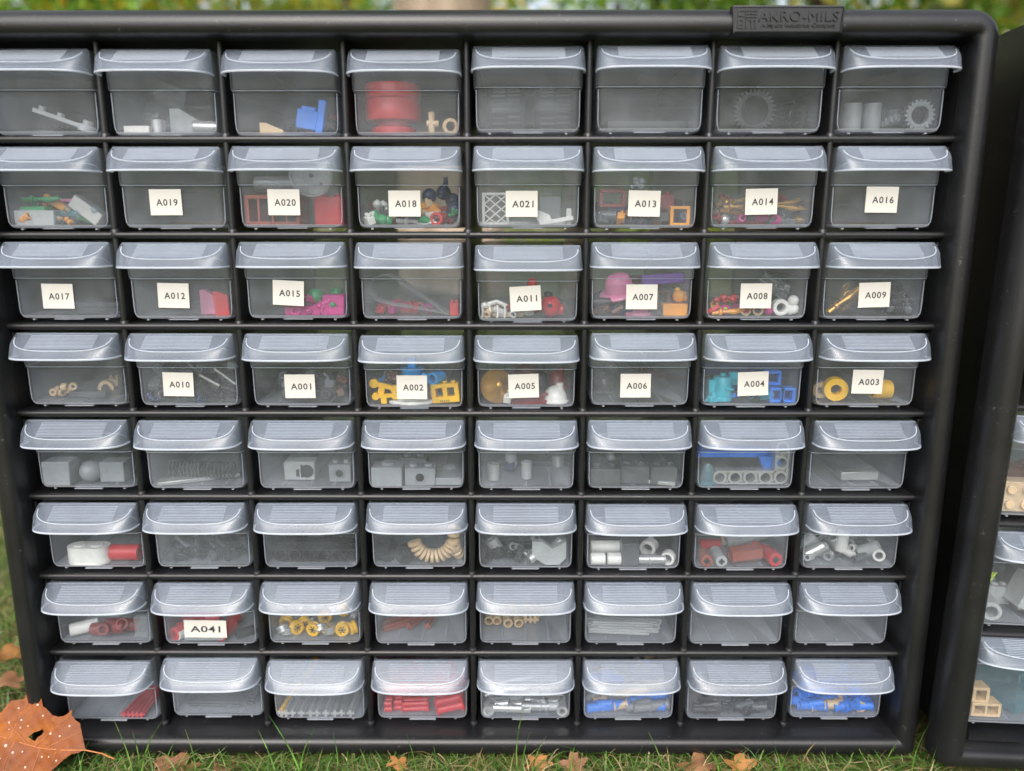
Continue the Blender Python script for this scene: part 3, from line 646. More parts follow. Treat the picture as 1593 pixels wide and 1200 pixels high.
SC = [F / (400 + 0), 0, 0, 0, 0, 0, 0, 0]
def pxmm(r): # photo pixels per millimetre just behind the front wall of a row's drawers
    P = W(0, 0, 0); x0, y0, z0 = BASE[r, 3]; a = to_v(Vector((0, 14, z0 + 12)))[0]; b_ = to_v(Vector((10, 14, z0 + 12)))[0]; return (b_ - a) / 10
PM = [pxmm(r) for r in range(8)]
_mesh = {}
NOUN = {}
def P(r, c, kind, dims, col, u, v, label, dep=None, rot=(0, 0, 0), up=False, fix=False, cat='toy part', group=None, name='toy_part', col2='black', other=()):
    """put one piece in drawer (r, c): dims in photo px (converted to mm), (u, v) where its middle shows, dep mm behind the front wall"""
    k = PM[r]; dm = tuple(round(d / k, 2) for d in dims)
    key = (kind.__name__, dm, col, col2)
    if key not in _mesh:
        mb = kind(*dm, *other); me = mb.mesh(name, 40); me.materials.append(plastic(col))
        if max(mb.m, default=0) > 0: me.materials.append(plastic(col2))
        _mesh[key] = (me, [Vector(p) for p in mb.v])
    me, vs = _mesh[key]
    E_ = Euler([R(a) for a in rot]).to_matrix(); q = [E_ @ p for p in vs]
    lo = Vector((min(p.x for p in q), min(p.y for p in q), min(p.z for p in q))); hi = Vector((max(p.x for p in q), max(p.y for p in q), max(p.z for p in q)))
    bx, by, bz = BASE[r, c]; floor = bz + 1.12; mid = (lo + hi) / 2; hd = (hi.y - lo.y) / 2
    ymin = by + 1.15 + hd; ymax = by + 128 - hd
    def place(Y):
        T = at(u, v, Y); return T
    if up: Yc = max(ymin, by + (dep if dep is not None else 12)); T = place(Yc); zc = max(T.z, floor + (hi.z - lo.z) / 2)
    else:
        zc = floor + (hi.z - lo.z) / 2; best = None
        if dep is not None and (fix or r < 3 or abs(to_v(Vector((bx, max(ymin, by + dep), zc)))[1] - v) < 6): cand = [max(ymin, by + dep)]
        else: cand = [ymin + j * 1.5 for j in range(40 if r >= 3 else 6)]
        for Y in cand:
            e_ = abs(place(Y).z - zc) + (Y - ymin) * .004
            if best is None or e_ < best[0]: best = (e_, Y)
        Yc = min(best[1], ymax); T = place(Yc)
    hwx = 24.6; hx = (hi.x - lo.x) / 2
    xc = min(max(T.x, bx - hwx + hx), bx + hwx - hx) if hx < hwx else bx
    loc = Vector((xc, Yc, zc)) - mid
    o = link(name, me, None, None, W(*loc), Euler([R(a) for a in rot]))
    tag(o, (label + ' ' + where[r, c]), cat, group)
    return o
def L(*a, **k): return P(*a, **k)
# --- top row
P(0, 0, g_knobarm, (92,), 'lgray', 103, 178, 'pale grey arm piece with knobs and a ring end', rot=(0, 19, 8), dep=12, name='jointed_arm')
P(0, 0, g_box, (60, 30, 10), 'dgray', 40, 196, 'dark flat plate lying', dep=20, name='flat_plate')
P(0, 0, g_brick, (44, 30, 20), 'black', 20, 190, 'small black stud brick', dep=40, name='toy_brick')
P(0, 1, g_film, (62, 78), 'clear', 208, 158, 'crumpled see-through film bag', dep=26, rot=(0, 18, 0), name='film_bag', other=(3,))
P(0, 1, g_tube, (11, 24), 'silver', 245, 182, 'short upright silver barrel', rot=(0, 90, 0), dep=12, name='barrel')
P(0, 1, g_box, (40, 20, 13), 'white', 216, 196, 'small off-white block', dep=9, name='toy_block')
P(0, 1, g_wedge, (60, 34, 42), 'lgray', 300, 178, 'large pale grey slope piece', dep=20, name='slope_brick')
P(0, 1, g_tube, (10.5, 36), 'silver', 319, 190, 'silver barrel lying on its side', dep=8, rot=(0, 0, 14), name='barrel')
P(0, 2, g_wedge, (36, 20, 17), 'tan', 425, 196, 'small tan slope piece', dep=7, name='slope_brick')
P(0, 2, g_blueT, (46, 46), 'blue', 486, 181, 'bright blue piece with a tall upright bar', rot=(0, 10, 0), dep=10, name='toy_piece')
P(0, 2, g_ring, (15, 6, 14), 'black', 455, 186, 'black wheel behind the blue piece', dep=26, rot=(0, 0, 30), name='wheel_piece')
P(0, 2, g_brick, (30, 24, 34), 'darkred', 515, 178, 'dark red brick behind the blue piece', dep=24, name='toy_brick')
P(0, 2, g_ring, (12, 5, 10), 'black', 518, 190, 'small black wheel by the side wall', dep=10, rot=(0, 0, 50), name='wheel_piece')
P(0, 2, g_box, (26, 14, 10), 'red', 487, 203, 'thin red tile under the blue piece', dep=22, name='flat_tile')
P(0, 3, g_spool, (44, 78), 'red', 612, 166, 'big red see-through spool', dep=18, name='spool', cat='spool')
P(0, 3, g_tee, (5, 34), 'tan', 673, 184, 'tan cross-shaped connector', rot=(0, 90, 0), dep=8, name='connector')
P(0, 3, g_ring, (12.5, 7, 12), 'tan', 700, 188, 'tan open ring', dep=8, rot=(0, 0, 15), name='toy_ring')
for i, (u, w) in enumerate(((788, 60), (862, 64))):
    P(0, 4, g_tyre, (36, w), 'black', u, 178, ['black ribbed tyre leaning at the near side', 'black ribbed tyre beside the right wall'][i], dep=26, name='ribbed_roller', cat='tyre')
P(0, 5, g_box, (130, 60, 26), 'dgray', 1010, 190, 'dark grey flat slab', dep=40, name='flat_slab')
P(0, 6, g_gear, (38, 24, 14, 24), 'mgray', 1170, 158, 'large dark gear wheel', dep=14, rot=(-10, 0, 0), name='gear_wheel', cat='gear', other=()) if False else None
def gear(r, c, rad, ri, th, n, col, u, v, label, **k):
    def g_(a, b_, d): return g_gear(a, b_, d, n)
    g_.__name__ = 'gear%d' % n
    return P(r, c, g_, (rad, ri, th), col, u, v, label, name='gear_wheel', cat='gear', **k)
gear(0, 6, 33., 22., 16., 28, 'black', 1172, 162, 'largest dark gear wheel', dep=14)
gear(0, 6, 24., 10., 16., 16, 'black', 1236, 172, 'smaller dark gear wheel', dep=14, rot=(0, 0, 30))
gear(0, 6, 16., 7., 14., 12, 'black', 1260, 188, 'little black gear near the right wall', dep=30)
gear(0, 7, 23.5, 13.5, 12., 20, 'mgray', 1437, 171, 'grey toothed ring gear standing upright', dep=7)
gear(0, 7, 18., 8., 12., 14, 'mgray', 1390, 192, 'half-hidden small gear', dep=16, rot=(60, 0, 0))
for u, v, h, la in ((1327, 172, 44, 'dark upright roller by the left wall'), (1357, 170, 44, 'second dark upright roller')):
    P(0, 7, g_tube, (13.5, h), 'mgray', u, v, la, rot=(0, 90, 0), dep=14, name='roller')
P(0, 7, g_tube, (14, 46), 'mgray', 1397, 158, 'dark roller standing at the back', rot=(0, 90, 0), dep=40, name='roller')
# --- second row
P(1, 0, g_box, (62, 30, 24), 'lgray', 60, 341, 'flat grey box piece', dep=10, name='toy_box')
P(1, 0, g_claw, (62,), 'green', 52, 310, 'bright green stick with a knob end', dep=14, up=True, name='toy_stick')
P(1, 0, g_box, (46, 10, 11), 'orange', 90, 318, 'orange strip slanting down', dep=18, rot=(0, 32, 0), up=True, name='flat_tile')
P(1, 0, g_box, (34, 8, 5), 'pink', 112, 312, 'thin pink strip', dep=22, up=True, name='flat_tile')
P(1, 0, g_box, (52, 22, 22), 'silver', 138, 326, 'grey tile lying aslant', rot=(0, 38, 0), dep=10, name='flat_tile')
P(1, 0, g_gems, (56, 14, 4), 'clearteal', 114, 343, 'heap of teal see-through gems', dep=9, name='gem_heap', cat='gems') if False else None
for i in range(9):
    P(1, 0, g_ball, (6.5,), 'clearteal', 92 + i * 7, 340 - (i % 3) * 7, 'teal see-through gem', dep=7 + (i % 4) * 3, up=True, name='gem', cat='gem', group='teal gems in a second row drawer')
P(1, 0, g_box, (40, 20, 8), 'green', 56, 326, 'green tile lying on the grey box', dep=12, up=True, name='flat_tile')
P(1, 2, g_frame, (84, 60, 46), 'rust', 428, 328, 'brick-red open crate', dep=14, name='toy_crate', other=(2.0, 3))
P(1, 2, g_box, (80, 4, 44), 'rust', 428, 328, 'brick-red panel behind the crate', dep=26, name='flat_plate')
P(1, 2, g_brick, (46, 40, 44), 'red', 516, 328, 'red block beside the crate', dep=20, name='toy_brick')
P(1, 2, g_lid, (33,), 'clear', 484, 273, 'round clear lid with small holes', dep=9, up=True, name='round_lid', cat='lid')
P(1, 2, g_tube, (12, 66), 'clear', 430, 287, 'clear ribbed tube lying on the crate', dep=16, up=True, name='clear_tube')
P(1, 3, g_blob, (40, 30), 'darkred', 600, 318, 'dark red lump', dep=24, name='toy_piece', other=(1,))
P(1, 3, g_blob, (44, 26), 'green', 586, 336, 'green frog-like piece', dep=9, name='toy_piece', other=(2,))
P(1, 3, g_blob, (26, 26), 'white', 592, 322, 'white knobbly piece', dep=16, up=True, name='toy_piece', other=(3,))
P(1, 3, g_claw, (62,), 'white', 648, 345, 'white stick along the front', dep=7, rot=(0, 4, 0), name='toy_stick')
P(1, 3, g_blob, (50, 40), 'orange', 668, 322, 'orange brown lump behind the sticker', dep=18, name='toy_piece', other=(5,))
P(1, 3, g_tube, (10.5, 22), 'red', 682, 336, 'red round tube facing front', rot=(0, 0, 75), dep=9, name='toy_tube')
for i, (u, v) in enumerate(((668, 305), (690, 300), (704, 312), (712, 326), (700, 338), (640, 312))):
    P(1, 3, g_ball, (12.,), 'navy', u, v, 'dark blue round piece', dep=26 + 3 * (i % 3), up=True, name='toy_ball', group='dark blue round pieces in drawer A018')
P(1, 3, g_claw, (34,), 'navy', 690, 292, 'dark blue spike standing up', dep=22, rot=(0, -70, 0), up=True, name='toy_spike')
P(1, 4, g_lattice, (42, 5, 50), 'white', 771, 316, 'white trellis fence panel', dep=12, name='trellis_fence')
P(1, 4, g_box, (140, 80, 6), 'white', 815, 350, 'long white base plate', dep=26, name='flat_plate')
P(1, 4, g_box, (34, 4, 46), 'clear', 856, 305, 'pale see-through panel', dep=30, name='see_through_sheet')
P(1, 4, g_wedge, (20, 14, 24), 'white', 844, 330, 'white slope beside the sticker', dep=8, rot=(0, -25, 0), name='slope_brick')
P(1, 4, g_box, (48, 8, 7), 'white', 868, 343, 'white bar lying across', rot=(0, -10, 0), dep=7, name='toy_bar')
P(1, 4, g_box, (8, 8, 26), 'white', 885, 338, 'white post standing in the corner', dep=10, name='toy_post')
P(1, 5, g_frame, (40, 20, 26), 'darkred', 952, 309, 'dark red window frame', dep=9, up=True, name='window_frame_piece')
P(1, 5, g_brick, (32, 26, 22), 'darkred', 1030, 312, 'dark red brick right of the sticker', dep=16, up=True, name='toy_brick')
P(1, 5, g_frame, (30, 24, 30), 'orange', 1056, 326, 'orange clip with two prongs', dep=8, name='clip_piece')
P(1, 5, g_blob, (26, 28), 'lgray', 992, 286, 'grey little figure lying on top', dep=18, up=True, name='toy_piece', other=(8,))
for i, (u, v) in enumerate(((945, 336), (970, 342), (1000, 344), (1025, 338), (960, 326), (1045, 344), (1015, 325), (985, 328))):
    P(1, 5, g_box if i % 2 else g_tube, (26, 20, 14) if i % 2 else (8, 26), 'navy' if i % 3 else 'dgray', u, v, 'dark small piece at the bottom', dep=8 + 4 * (i % 3), rot=(0, 0, i * 40), up=True, name='toy_part', group='dark pieces heaped in drawer A013')
P(1, 6, g_claw, (66,), 'gold', 1240, 322, 'long gold spear right of the sticker', rot=(0, 8, 0), dep=8, up=True, name='toy_spear')
P(1, 6, g_claw, (60,), 'gold', 1225, 316, 'gold spear slanting behind the sticker', rot=(0, -6, 10), dep=12, up=True, name='toy_spear')
for i, (u, v, a) in enumerate(((1148, 322, 0), (1140, 330, 8), (1152, 312, -10), (1135, 318, 25), (1160, 330, 4))):
    P(1, 6, g_claw, (46,), 'gold', u, v, 'short gold stick left of the sticker', rot=(0, a, i * 12), dep=8 + i * 2, up=True, name='toy_stick', group='short gold sticks in drawer A014')
P(1, 6, g_blob, (42, 24), 'darkred', 1132, 312, 'dark red lump at the near side', dep=22, up=True, name='toy_piece', other=(4,))
P(1, 6, g_blob, (50, 26), 'darkred', 1222, 312, 'dark red lump at the back', dep=26, up=True, name='toy_piece', other=(9,))
P(1, 6, g_ball, (8.5,), 'silver', 1127, 341, 'small silver ball', dep=7, name='toy_ball')
P(1, 6, g_box, (80, 30, 8), 'darkred', 1170, 347, 'dark red plate on the floor', dep=14, name='flat_plate')
P(1, 6, g_box, (60, 30, 10), 'dgray', 1235, 345, 'dark grey plate on the floor', dep=12, name='flat_plate')
P(1, 7, g_box, (120, 40, 8), 'brown', 1370, 344, 'thin brown plate lying far back', dep=60, name='flat_plate')
P(1, 1, g_box, (100, 60, 8), 'brown', 262, 346, 'thin brown plate lying far back', dep=60, name='flat_plate')
# --- third row
P(2, 0, g_box, (80, 60, 8), 'mgray', 110, 486, 'thin grey plate lying far back', dep=60, name='flat_plate')
P(2, 1, g_wedge, (22, 14, 38), 'red', 346, 468, 'bright red wedge', dep=6, other=(.8,), rot=(0, -4, 0), name='toy_wedge')
P(2, 1, g_wedge, (26, 14, 38), 'pink', 327, 469, 'pink wedge beside the red one', dep=16, other=(.7,), name='toy_wedge')
P(2, 2, g_box, (92, 40, 14), 'magenta', 494, 484, 'magenta plate lying on the floor', dep=12, name='flat_plate')
P(2, 2, g_box, (34, 30, 20), 'magenta', 522, 468, 'magenta brick on top of the plate', dep=12, up=True, name='toy_brick')
P(2, 2, g_ball, (12.5,), 'green', 491, 461, 'green ball', dep=12, up=True, name='toy_ball')
P(2, 2, g_ball, (11.,), 'green', 524, 457, 'small green ball at the back', dep=22, up=True, name='toy_ball')
loop = [(-1.2 + 24 * (1 - math.cos(t_)) * .55 - 22 + 4 * math.sin(t_) * 0, 15 + 13 * math.sin(t_)) for t_ in []]
def g_loop(w, h):
    pts = [(w * .5, 0), (w * .15, h * .45), (-w * .12, h * .82), (-w * .28, h * .95), (-w * .42, h * .88), (-w * .5, h * .62), (-w * .42, h * .36), (-w * .2, h * .24), (w * .1, h * .16), (w * .5, h * .02)]
    out = []
    for i in range(len(pts) - 1):
        for j in range(3):
            t_ = j / 3; out.append((pts[i][0] * (1 - t_) + pts[i + 1][0] * t_, pts[i][1] * (1 - t_) + pts[i + 1][1] * t_))
    out.append(pts[-1]); return g_arc_strip(out, 14, .45)
P(2, 3, g_loop, (124, 66), 'clear', 638, 458, 'looped clear plastic strip', dep=14, name='clear_strip', cat='strip')
for i, (u, v, cl) in enumerate(((600, 477, 'red'), (615, 481, 'magenta'), (630, 482, 'magenta'), (645, 484, 'red'), (606, 486, 'red'), (592, 484, 'magenta'))):
    P(2, 3, g_ball, (9.,), cl, u, v, cl + ' bead in the little heap', dep=22 + (i % 2) * 6, up=True, name='bead', cat='bead', group='red and magenta beads in a third row drawer')
P(2, 3, g_brick, (14, 14, 20), 'red', 707, 478, 'small red cube by the right wall', dep=9, name='toy_brick')
P(2, 4, g_skeleton, (44, 26), 'white', 768, 474, 'white skeleton torso', dep=8, name='toy_skeleton')
P(2, 4, g_bug, (17.,), 'red', 858, 476, 'red round bug with black ears', dep=11, name='toy_bug')
P(2, 4, g_ball, (8.,), 'red', 828, 441, 'small red knob above the sticker', dep=10, up=True, name='toy_ball')
P(2, 4, g_blob, (40, 50), 'red', 826, 468, 'red lump behind the sticker', dep=18, name='toy_piece', other=(6,))
P(2, 4, g_box, (50, 20, 8), 'tan', 790, 488, 'small tan plate', dep=14, name='flat_plate')
P(2, 5, g_cap, (62, 50, 34), 'pink', 964, 446, 'big pink cap with a wide brim', dep=14, rot=(24, -14, 0), up=True, name='brim_hat', cat='toy hat')
P(2, 5, g_box, (66, 12, 16), 'purple', 1031, 434, 'purple bar near the top', dep=18, rot=(0, -4, 0), up=True, name='toy_bar')
P(2, 5, g_box, (38, 24, 19), 'orange', 1060, 484, 'orange box at the front', dep=8, name='toy_box')
P(2, 5, g_bug, (10.,), 'orange', 1062, 459, 'orange ball on the orange box', dep=9, up=True, name='toy_ball', col2='yellow')
P(2, 5, g_cap, (42, 30, 12), 'pink', 994, 484, 'flat pink dish at the bottom', dep=9, name='toy_dish')
P(2, 5, g_frame, (20, 6, 38), 'brown', 1031, 470, 'brown ladder standing upright', dep=10, other=(1.2, 0), name='toy_ladder')
for i, (u, v) in enumerate(((935, 470), (950, 482), (965, 478), (930, 486), (975, 488), (1040, 455))):
    P(2, 5, g_tube, (7, 28), ['black', 'navy', 'dgray'][i % 3], u, v, 'dark rod at the bottom', dep=8 + 3 * (i % 3), rot=(0, 0, i * 37), up=True, name='toy_rod', group='dark rods at the bottom of drawer A007')
P(2, 5, g_box, (90, 8, 54), 'darkred', 985, 468, 'dark red panel at the back', dep=50, name='flat_plate')
P(2, 6, g_blob, (46, 22), 'red', 1130, 465, 'crumpled red piece', dep=12, up=True, name='toy_piece', other=(7,))
P(2, 6, g_blob, (34, 18), 'lime', 1118, 479, 'lime green piece', dep=10, name='toy_piece', other=(3,))
P(2, 6, g_claw, (54,), 'orange', 1134, 484, 'orange stick along the front', dep=6, rot=(0, -4, 0), name='toy_stick')
P(2, 6, g_ring, (9., 5., 10.), 'tan', 1159, 483, 'tan ring under the sticker', dep=7, name='toy_ring')
P(2, 6, g_ring, (9., 5., 10.), 'tan', 1178, 483, 'second tan ring under the sticker', dep=7, name='toy_ring')
P(2, 6, g_ball, (7.,), 'magenta', 1195, 485, 'magenta bead', dep=7, name='bead', cat='bead')
P(2, 6, g_ring, (13., 6.5, 16.), 'white', 1213, 475, 'thick white ring', dep=8, name='toy_ring')
for u, v, la in ((1234, 468, 'white ball on top of the other two'), (1244, 481, 'white ball next to the right wall'), (1228, 483, 'white ball next to the thick ring')):
    P(2, 6, g_ball, (8.5,), 'white', u, v, la, dep=8, up=True, name='toy_ball', cat='ball')
P(2, 6, g_film, (50, 24), 'clear', 1205, 445, 'shiny clear film scrap', dep=14, up=True, rot=(0, 30, 0), name='film_scrap', other=(5,))
for i, (u, v, a) in enumerate(((1312, 468, -38), (1320, 462, -30), (1305, 476, -34), (1326, 470, -25), (1308, 462, -45), (1318, 474, -20))):
    P(2, 7, g_claw, (58,), 'gold', u, v, 'gold curved stick', rot=(0, a, i * 9), dep=8 + i * 3, up=True, name='toy_stick', group='gold sticks in drawer A009')
for i in range(7):
    P(2, 7, g_tube, (3.2, 50), 'black', 1392 + i * 7, 458 + (i * 11) % 24, 'thin black rod', rot=(0, 30 + i * 5, i * 13), dep=10 + i * 2, up=True, name='toy_rod', group='black rods in drawer A009')
# --- fourth row
for i, (u, v) in enumerate(((84, 610), (92, 606), (100, 602), (107, 606), (114, 601), (96, 611))):
    P(3, 0, g_ring, (6., 2.5, 8.), 'tan', u, v, 'pale chain link', dep=12 + 2 * (i % 2), rot=(0, 0, i * 50), up=True, name='chain_link', group='pale chain links in a fourth row drawer')
P(3, 0, g_ring, (12., 6., 14.), 'tan', 165, 598, 'large tan ring beside the chain links', dep=22, rot=(0, 0, 20), name='toy_ring')
P(3, 0, g_box, (60, 20, 10), 'dgray', 140, 612, 'dark flat bar behind the links', dep=40, name='toy_bar')
P(3, 0, g_brick, (18, 14, 14), 'tan', 178, 592, 'little tan brick at the back wall', dep=44, up=True, name='toy_brick')
def clutter(r, c, n, u0, u1, v0, v1, cols, seed, what, dep=(8, 40), big=1.0):
    rr = random.Random(seed)
    for i in range(n):
        k_ = rr.choice((g_tube, g_box, g_ring, g_pin, g_axle))
        dims = {'g_tube': (7 * big, 30 * big), 'g_box': (26 * big, 16 * big, 12 * big), 'g_ring': (11 * big, 5 * big, 10 * big), 'g_pin': (6.5 * big, 34 * big), 'g_axle': (40 * big,)}[k_.__name__]
        f_ = i / max(1, n - 1)
        P(r, c, k_, tuple(float(x) for x in dims), rr.choice(cols), rr.uniform(u0, u1), v1 + (v0 - v1) * f_, what, dep=dep[0] + (dep[1] - dep[0]) * rr.random() * (.4 + f_ * .6), rot=(rr.uniform(-20, 20), rr.uniform(-45, 45), rr.uniform(0, 180)), up=True,
          name='toy_part', group=what + ' ' + where[r, c])
clutter(3, 1, 22, 215, 365, 568, 622, ['black', 'black', 'dgray'], 11, 'small black rod or clip', (7, 30))
P(3, 1, g_axle, (34,), 'silver', 326, 592, 'thin bright strip for a glint right of the sticker', rot=(0, 30, 0), dep=7, up=True, name='toy_bar', other=(1.4,))  # silver strip added as a white glint on the black rods
P(3, 1, g_axle, (40,), 'silver', 350, 586, 'thin bright strip for a glint near the right wall', rot=(0, 38, 0), dep=7, up=True, name='toy_bar', other=(1.2,))  # another glint on the black rods, built as a pale strip
clutter(3, 2, 10, 412, 540, 585, 620, ['dgray', 'black', 'mgray'], 12, 'dark grey small part', (16, 44))
P(3, 2, g_blob, (36, 22), 'brown', 530, 590, 'brown lump by the right wall', dep=26, up=True, name='toy_piece', other=(2,))
P(3, 3, g_hinge, (40, 24), 'yellow', 594, 602, 'yellow hinge above the other yellow piece', dep=8, rot=(0, 14, 0), up=True, name='hinge_piece')
P(3, 3, g_hinge, (36, 20), 'yellow', 600, 622, 'yellow hinge on the floor', dep=6, rot=(0, -3, 0), name='hinge_piece')
P(3, 3, g_bucket, (40, 52), 'azure', 645, 582, 'bright blue bucket behind the sticker', dep=15, up=True, name='toy_bucket')
P(3, 3, g_tube, (10.5, 24), 'azure', 679, 588, 'bright blue ring tube', rot=(0, 0, 60), dep=10, up=True, name='toy_tube')
P(3, 3, g_trainwin, (44, 16, 32), 'yellow', 696, 611, 'yellow piece with two window openings', dep=7, rot=(0, -6, -8), name='window_piece')
P(3, 3, g_ball, (6.,), 'azure', 684, 611, 'small blue ball behind the yellow windows', dep=16, name='toy_ball')
P(3, 3, g_cap, (70, 40, 22), 'white', 640, 618, 'white curved shell under the sticker', dep=15, name='toy_shell')
P(3, 3, g_blob, (30, 26), 'brown', 610, 588, 'brown lump left of the sticker', dep=22, up=True, name='toy_piece', other=(5,))
P(3, 4, g_cone, (27., 22.), 'gold', 768, 606, 'gold cone hat facing front', dep=12, rot=(72, 0, 14), name='cone_hat', cat='toy hat')
P(3, 4, g_dome, (19., 26.), 'white', 864, 613, 'white dome with a knob on top', dep=10, name='toy_dome')
P(3, 4, g_dome, (18., 30.), 'darkred', 872, 588, 'dark plum dome at the back', dep=30, up=True, name='toy_dome')
P(3, 4, g_cap, (70, 40, 18), 'darkred', 822, 621, 'dark red dish under the sticker', dep=9, name='toy_dish')
P(3, 4, g_cap, (52, 40, 30), 'black', 838, 592, 'black cap behind the sticker', dep=20, up=True, name='brim_hat')
P(3, 4, g_cap, (54, 40, 18), 'brown', 820, 575, 'brown cap near the top', dep=34, up=True, name='brim_hat')
P(3, 5, g_ball, (18.,), 'clearsmoke', 940, 596, 'smoky see-through ball', dep=24, name='toy_ball')
P(3, 5, g_ball, (13.,), 'clearsmoke', 950, 572, 'smaller smoky see-through ball', dep=30, up=True, name='toy_ball')
P(3, 5, g_blob, (50, 26), 'brown', 1012, 580, 'brown lump far back', dep=60, up=True, name='toy_piece', other=(1,))
P(3, 6, g_castle, (46, 44), 'teal', 1124, 602, 'turquoise turret piece', dep=11, name='toy_turret')
P(3, 6, g_box, (16, 12, 10), 'teal', 1108, 622, 'turquoise chip on the floor', dep=6, rot=(0, 0, 30), name='toy_chip')
P(3, 6, g_window, (22, 20, 23), 'blue', 1206, 611, 'blue window block next to the sticker', dep=8, col2='navy', name='window_block')
P(3, 6, g_window, (23, 20, 23), 'blue', 1231, 611, 'blue window block near the right wall', dep=8, col2='navy', name='window_block')
P(3, 6, g_window, (24, 20, 22), 'blue', 1200, 587, 'blue window block stacked above', dep=12, up=True, col2='navy', name='window_block')
P(3, 6, g_box, (120, 30, 20), 'navy', 1190, 572, 'dark blue plate at the back', dep=40, up=True, name='flat_plate')
P(3, 7, g_ring, (18.5, 7.5, 20.), 'yellow', 1299, 606, 'thick yellow wheel with a round hole', dep=10, rot=(0, 0, -12), name='wheel_piece')
P(3, 7, g_ring, (13., 5., 18.), 'tan', 1279, 606, 'tan wheel half behind the yellow wheel', dep=16, rot=(0, 0, -40), name='wheel_piece')
P(3, 7, g_tube, (15, 30), 'yellow', 1369, 608, 'yellow roller right of the sticker', dep=14, name='toy_roller')
P(3, 7, g_ring, (14., 7.5, 14.), 'clear', 1394, 603, 'pale see-through ring', dep=10, rot=(0, 0, 10), name='toy_ring')
# --- fifth row
P(4, 0, g_box, (42, 30, 38), 'ash', 88, 736, 'pale grey cube near the left wall', dep=20, name='toy_cube')
P(4, 0, g_ball, (17.,), 'ash', 142, 733, 'grey ball', name='toy_ball', dep=22, cat='ball')
P(4, 0, g_box, (38, 30, 32), 'ash', 181, 730, 'pale grey cube near the right wall', dep=22, name='toy_cube')
P(4, 1, g_coil, (14., 50.), 'dgray', 290, 730, 'dark coil spring', dep=34, name='coil_spring')
P(4, 1, g_coil, (14., 52.), 'black', 340, 732, 'black coil spring', dep=30, name='coil_spring')
P(4, 1, g_ball, (5.,), 'silver', 280, 730, 'small silver ball for a glint between the coils', dep=24, name='toy_ball')  # ball put in for the silver glints among the dark coils
P(4, 1, g_box, (120, 24, 6), 'silver', 300, 752, 'long pale strip on the floor', dep=14, rot=(0, 0, 24), name='flat_strip')
P(4, 2, g_halfbrick, (48, 26, 30), 'lgray', 469, 729, 'pale brick with black slots', dep=24, name='toy_brick')
P(4, 2, g_brick, (34, 26, 28), 'ash', 531, 730, 'pale brick with a round black hole', dep=22, name='toy_brick', other=(2, 1, 2.2))
P(4, 2, g_brick, (34, 30, 16), 'dgray', 475, 708, 'dark brick behind the slotted one', dep=50, name='toy_brick')
P(4, 3, g_brick, (47, 34, 30), 'ash', 604, 738, 'grey brick with a big stud', dep=14, name='toy_brick', other=(1, 1))
P(4, 3, g_brick, (46, 28, 28), 'ash', 655, 740, 'grey brick with a round hole in its side', dep=14, name='toy_brick', other=(2, 1, 2.4))
P(4, 3, g_brick, (44, 30, 20), 'mgray', 645, 716, 'darker grey brick at the back', dep=44, name='toy_brick')
P(4, 3, g_cap, (38, 30, 18), 'clear', 700, 725, 'clear shallow dish', dep=22, name='toy_dish')
P(4, 3, g_box, (70, 40, 12), 'ash', 690, 744, 'grey plate at the right', dep=34, name='flat_plate')
for i, (u, v, r_, l_, cl) in enumerate(((768, 733, 10, 26, 'silver'), (795, 716, 9.5, 24, 'lgray'), (819, 735, 8.5, 28, 'lgray'), (868, 718, 10.5, 20, 'silver'), (793, 728, 8, 14, 'navy'), (845, 712, 9, 20, 'dgray'))):
    P(4, 4, g_tube, (float(r_), float(l_)), cl, u, v, ['pale cylinder nearest the left wall', 'grey cylinder second from left', 'tall grey cylinder in the middle', 'pale short cylinder near the right wall', 'dark blue short cylinder', 'dark grey cylinder at the back'][i],
      rot=(0, 90, 0), up=i in (1, 4), dep=[14, 34, 16, 38, 30, 50][i], name='toy_cylinder')
P(4, 4, g_box, (150, 70, 8), 'dgray', 815, 712, 'dark plate lying at the back', dep=60, name='flat_plate')
for i, (u, v, w) in enumerate(((940, 736, 46), (985, 732, 44), (1030, 734, 40))):
    P(4, 5, g_brick, (w, 34, 28), 'dgray', u, v, ['dark grey block near the left wall', 'dark grey block in the middle', 'dark grey block near the right wall'][i], dep=20 + 6 * i, name='toy_brick')
P(4, 5, g_ball, (7.,), 'clear', 950, 711, 'clear bead for a glint on the dark blocks', dep=18, up=True, name='bead')  # bead put in for the clear glint over the dark blocks
P(4, 5, g_box, (130, 10, 6), 'silver', 985, 754, 'pale strip at the front', dep=12, rot=(0, 0, -20), name='flat_strip')
def g_Lbeam(p_): return g_beam(5, p_, p_ * .47, 6.4, 2)
P(4, 6, g_Lbeam, (23.5,), 'silver', 1175, 722, 'pale angled beam with seven round holes', dep=8, name='angled_beam', cat='toy beam')
def g_quarter(w, h): return MB().prism([(w * .5, 0), (w * .5, h)] + [(-w * .5 + w * (1 - math.cos(R(a))) * .9, h * .98 - h * .96 * math.sin(R(a))) for a in (0, 25, 50, 75, 90)], -4, 4)
P(4, 6, g_quarter, (33, 30), 'blue', 1194, 721, 'bright blue rounded block', dep=14, up=True, name='rounded_block')
P(4, 6, g_box, (118, 40, 10), 'blue', 1135, 702, 'dark blue plate under the lid edge', dep=22, up=True, name='flat_plate')
P(4, 6, g_cap, (26, 20, 34), 'clearteal', 1101, 737, 'teal see-through piece at the left wall', dep=14, name='toy_piece')
P(4, 6, g_arc_strip, (), 'black', 1, 1, '') if False else None
P(4, 7, g_box, (60, 20, 14), 'silver', 1333, 738, 'single pale long tile', dep=24, rot=(0, 0, 3), name='long_tile')
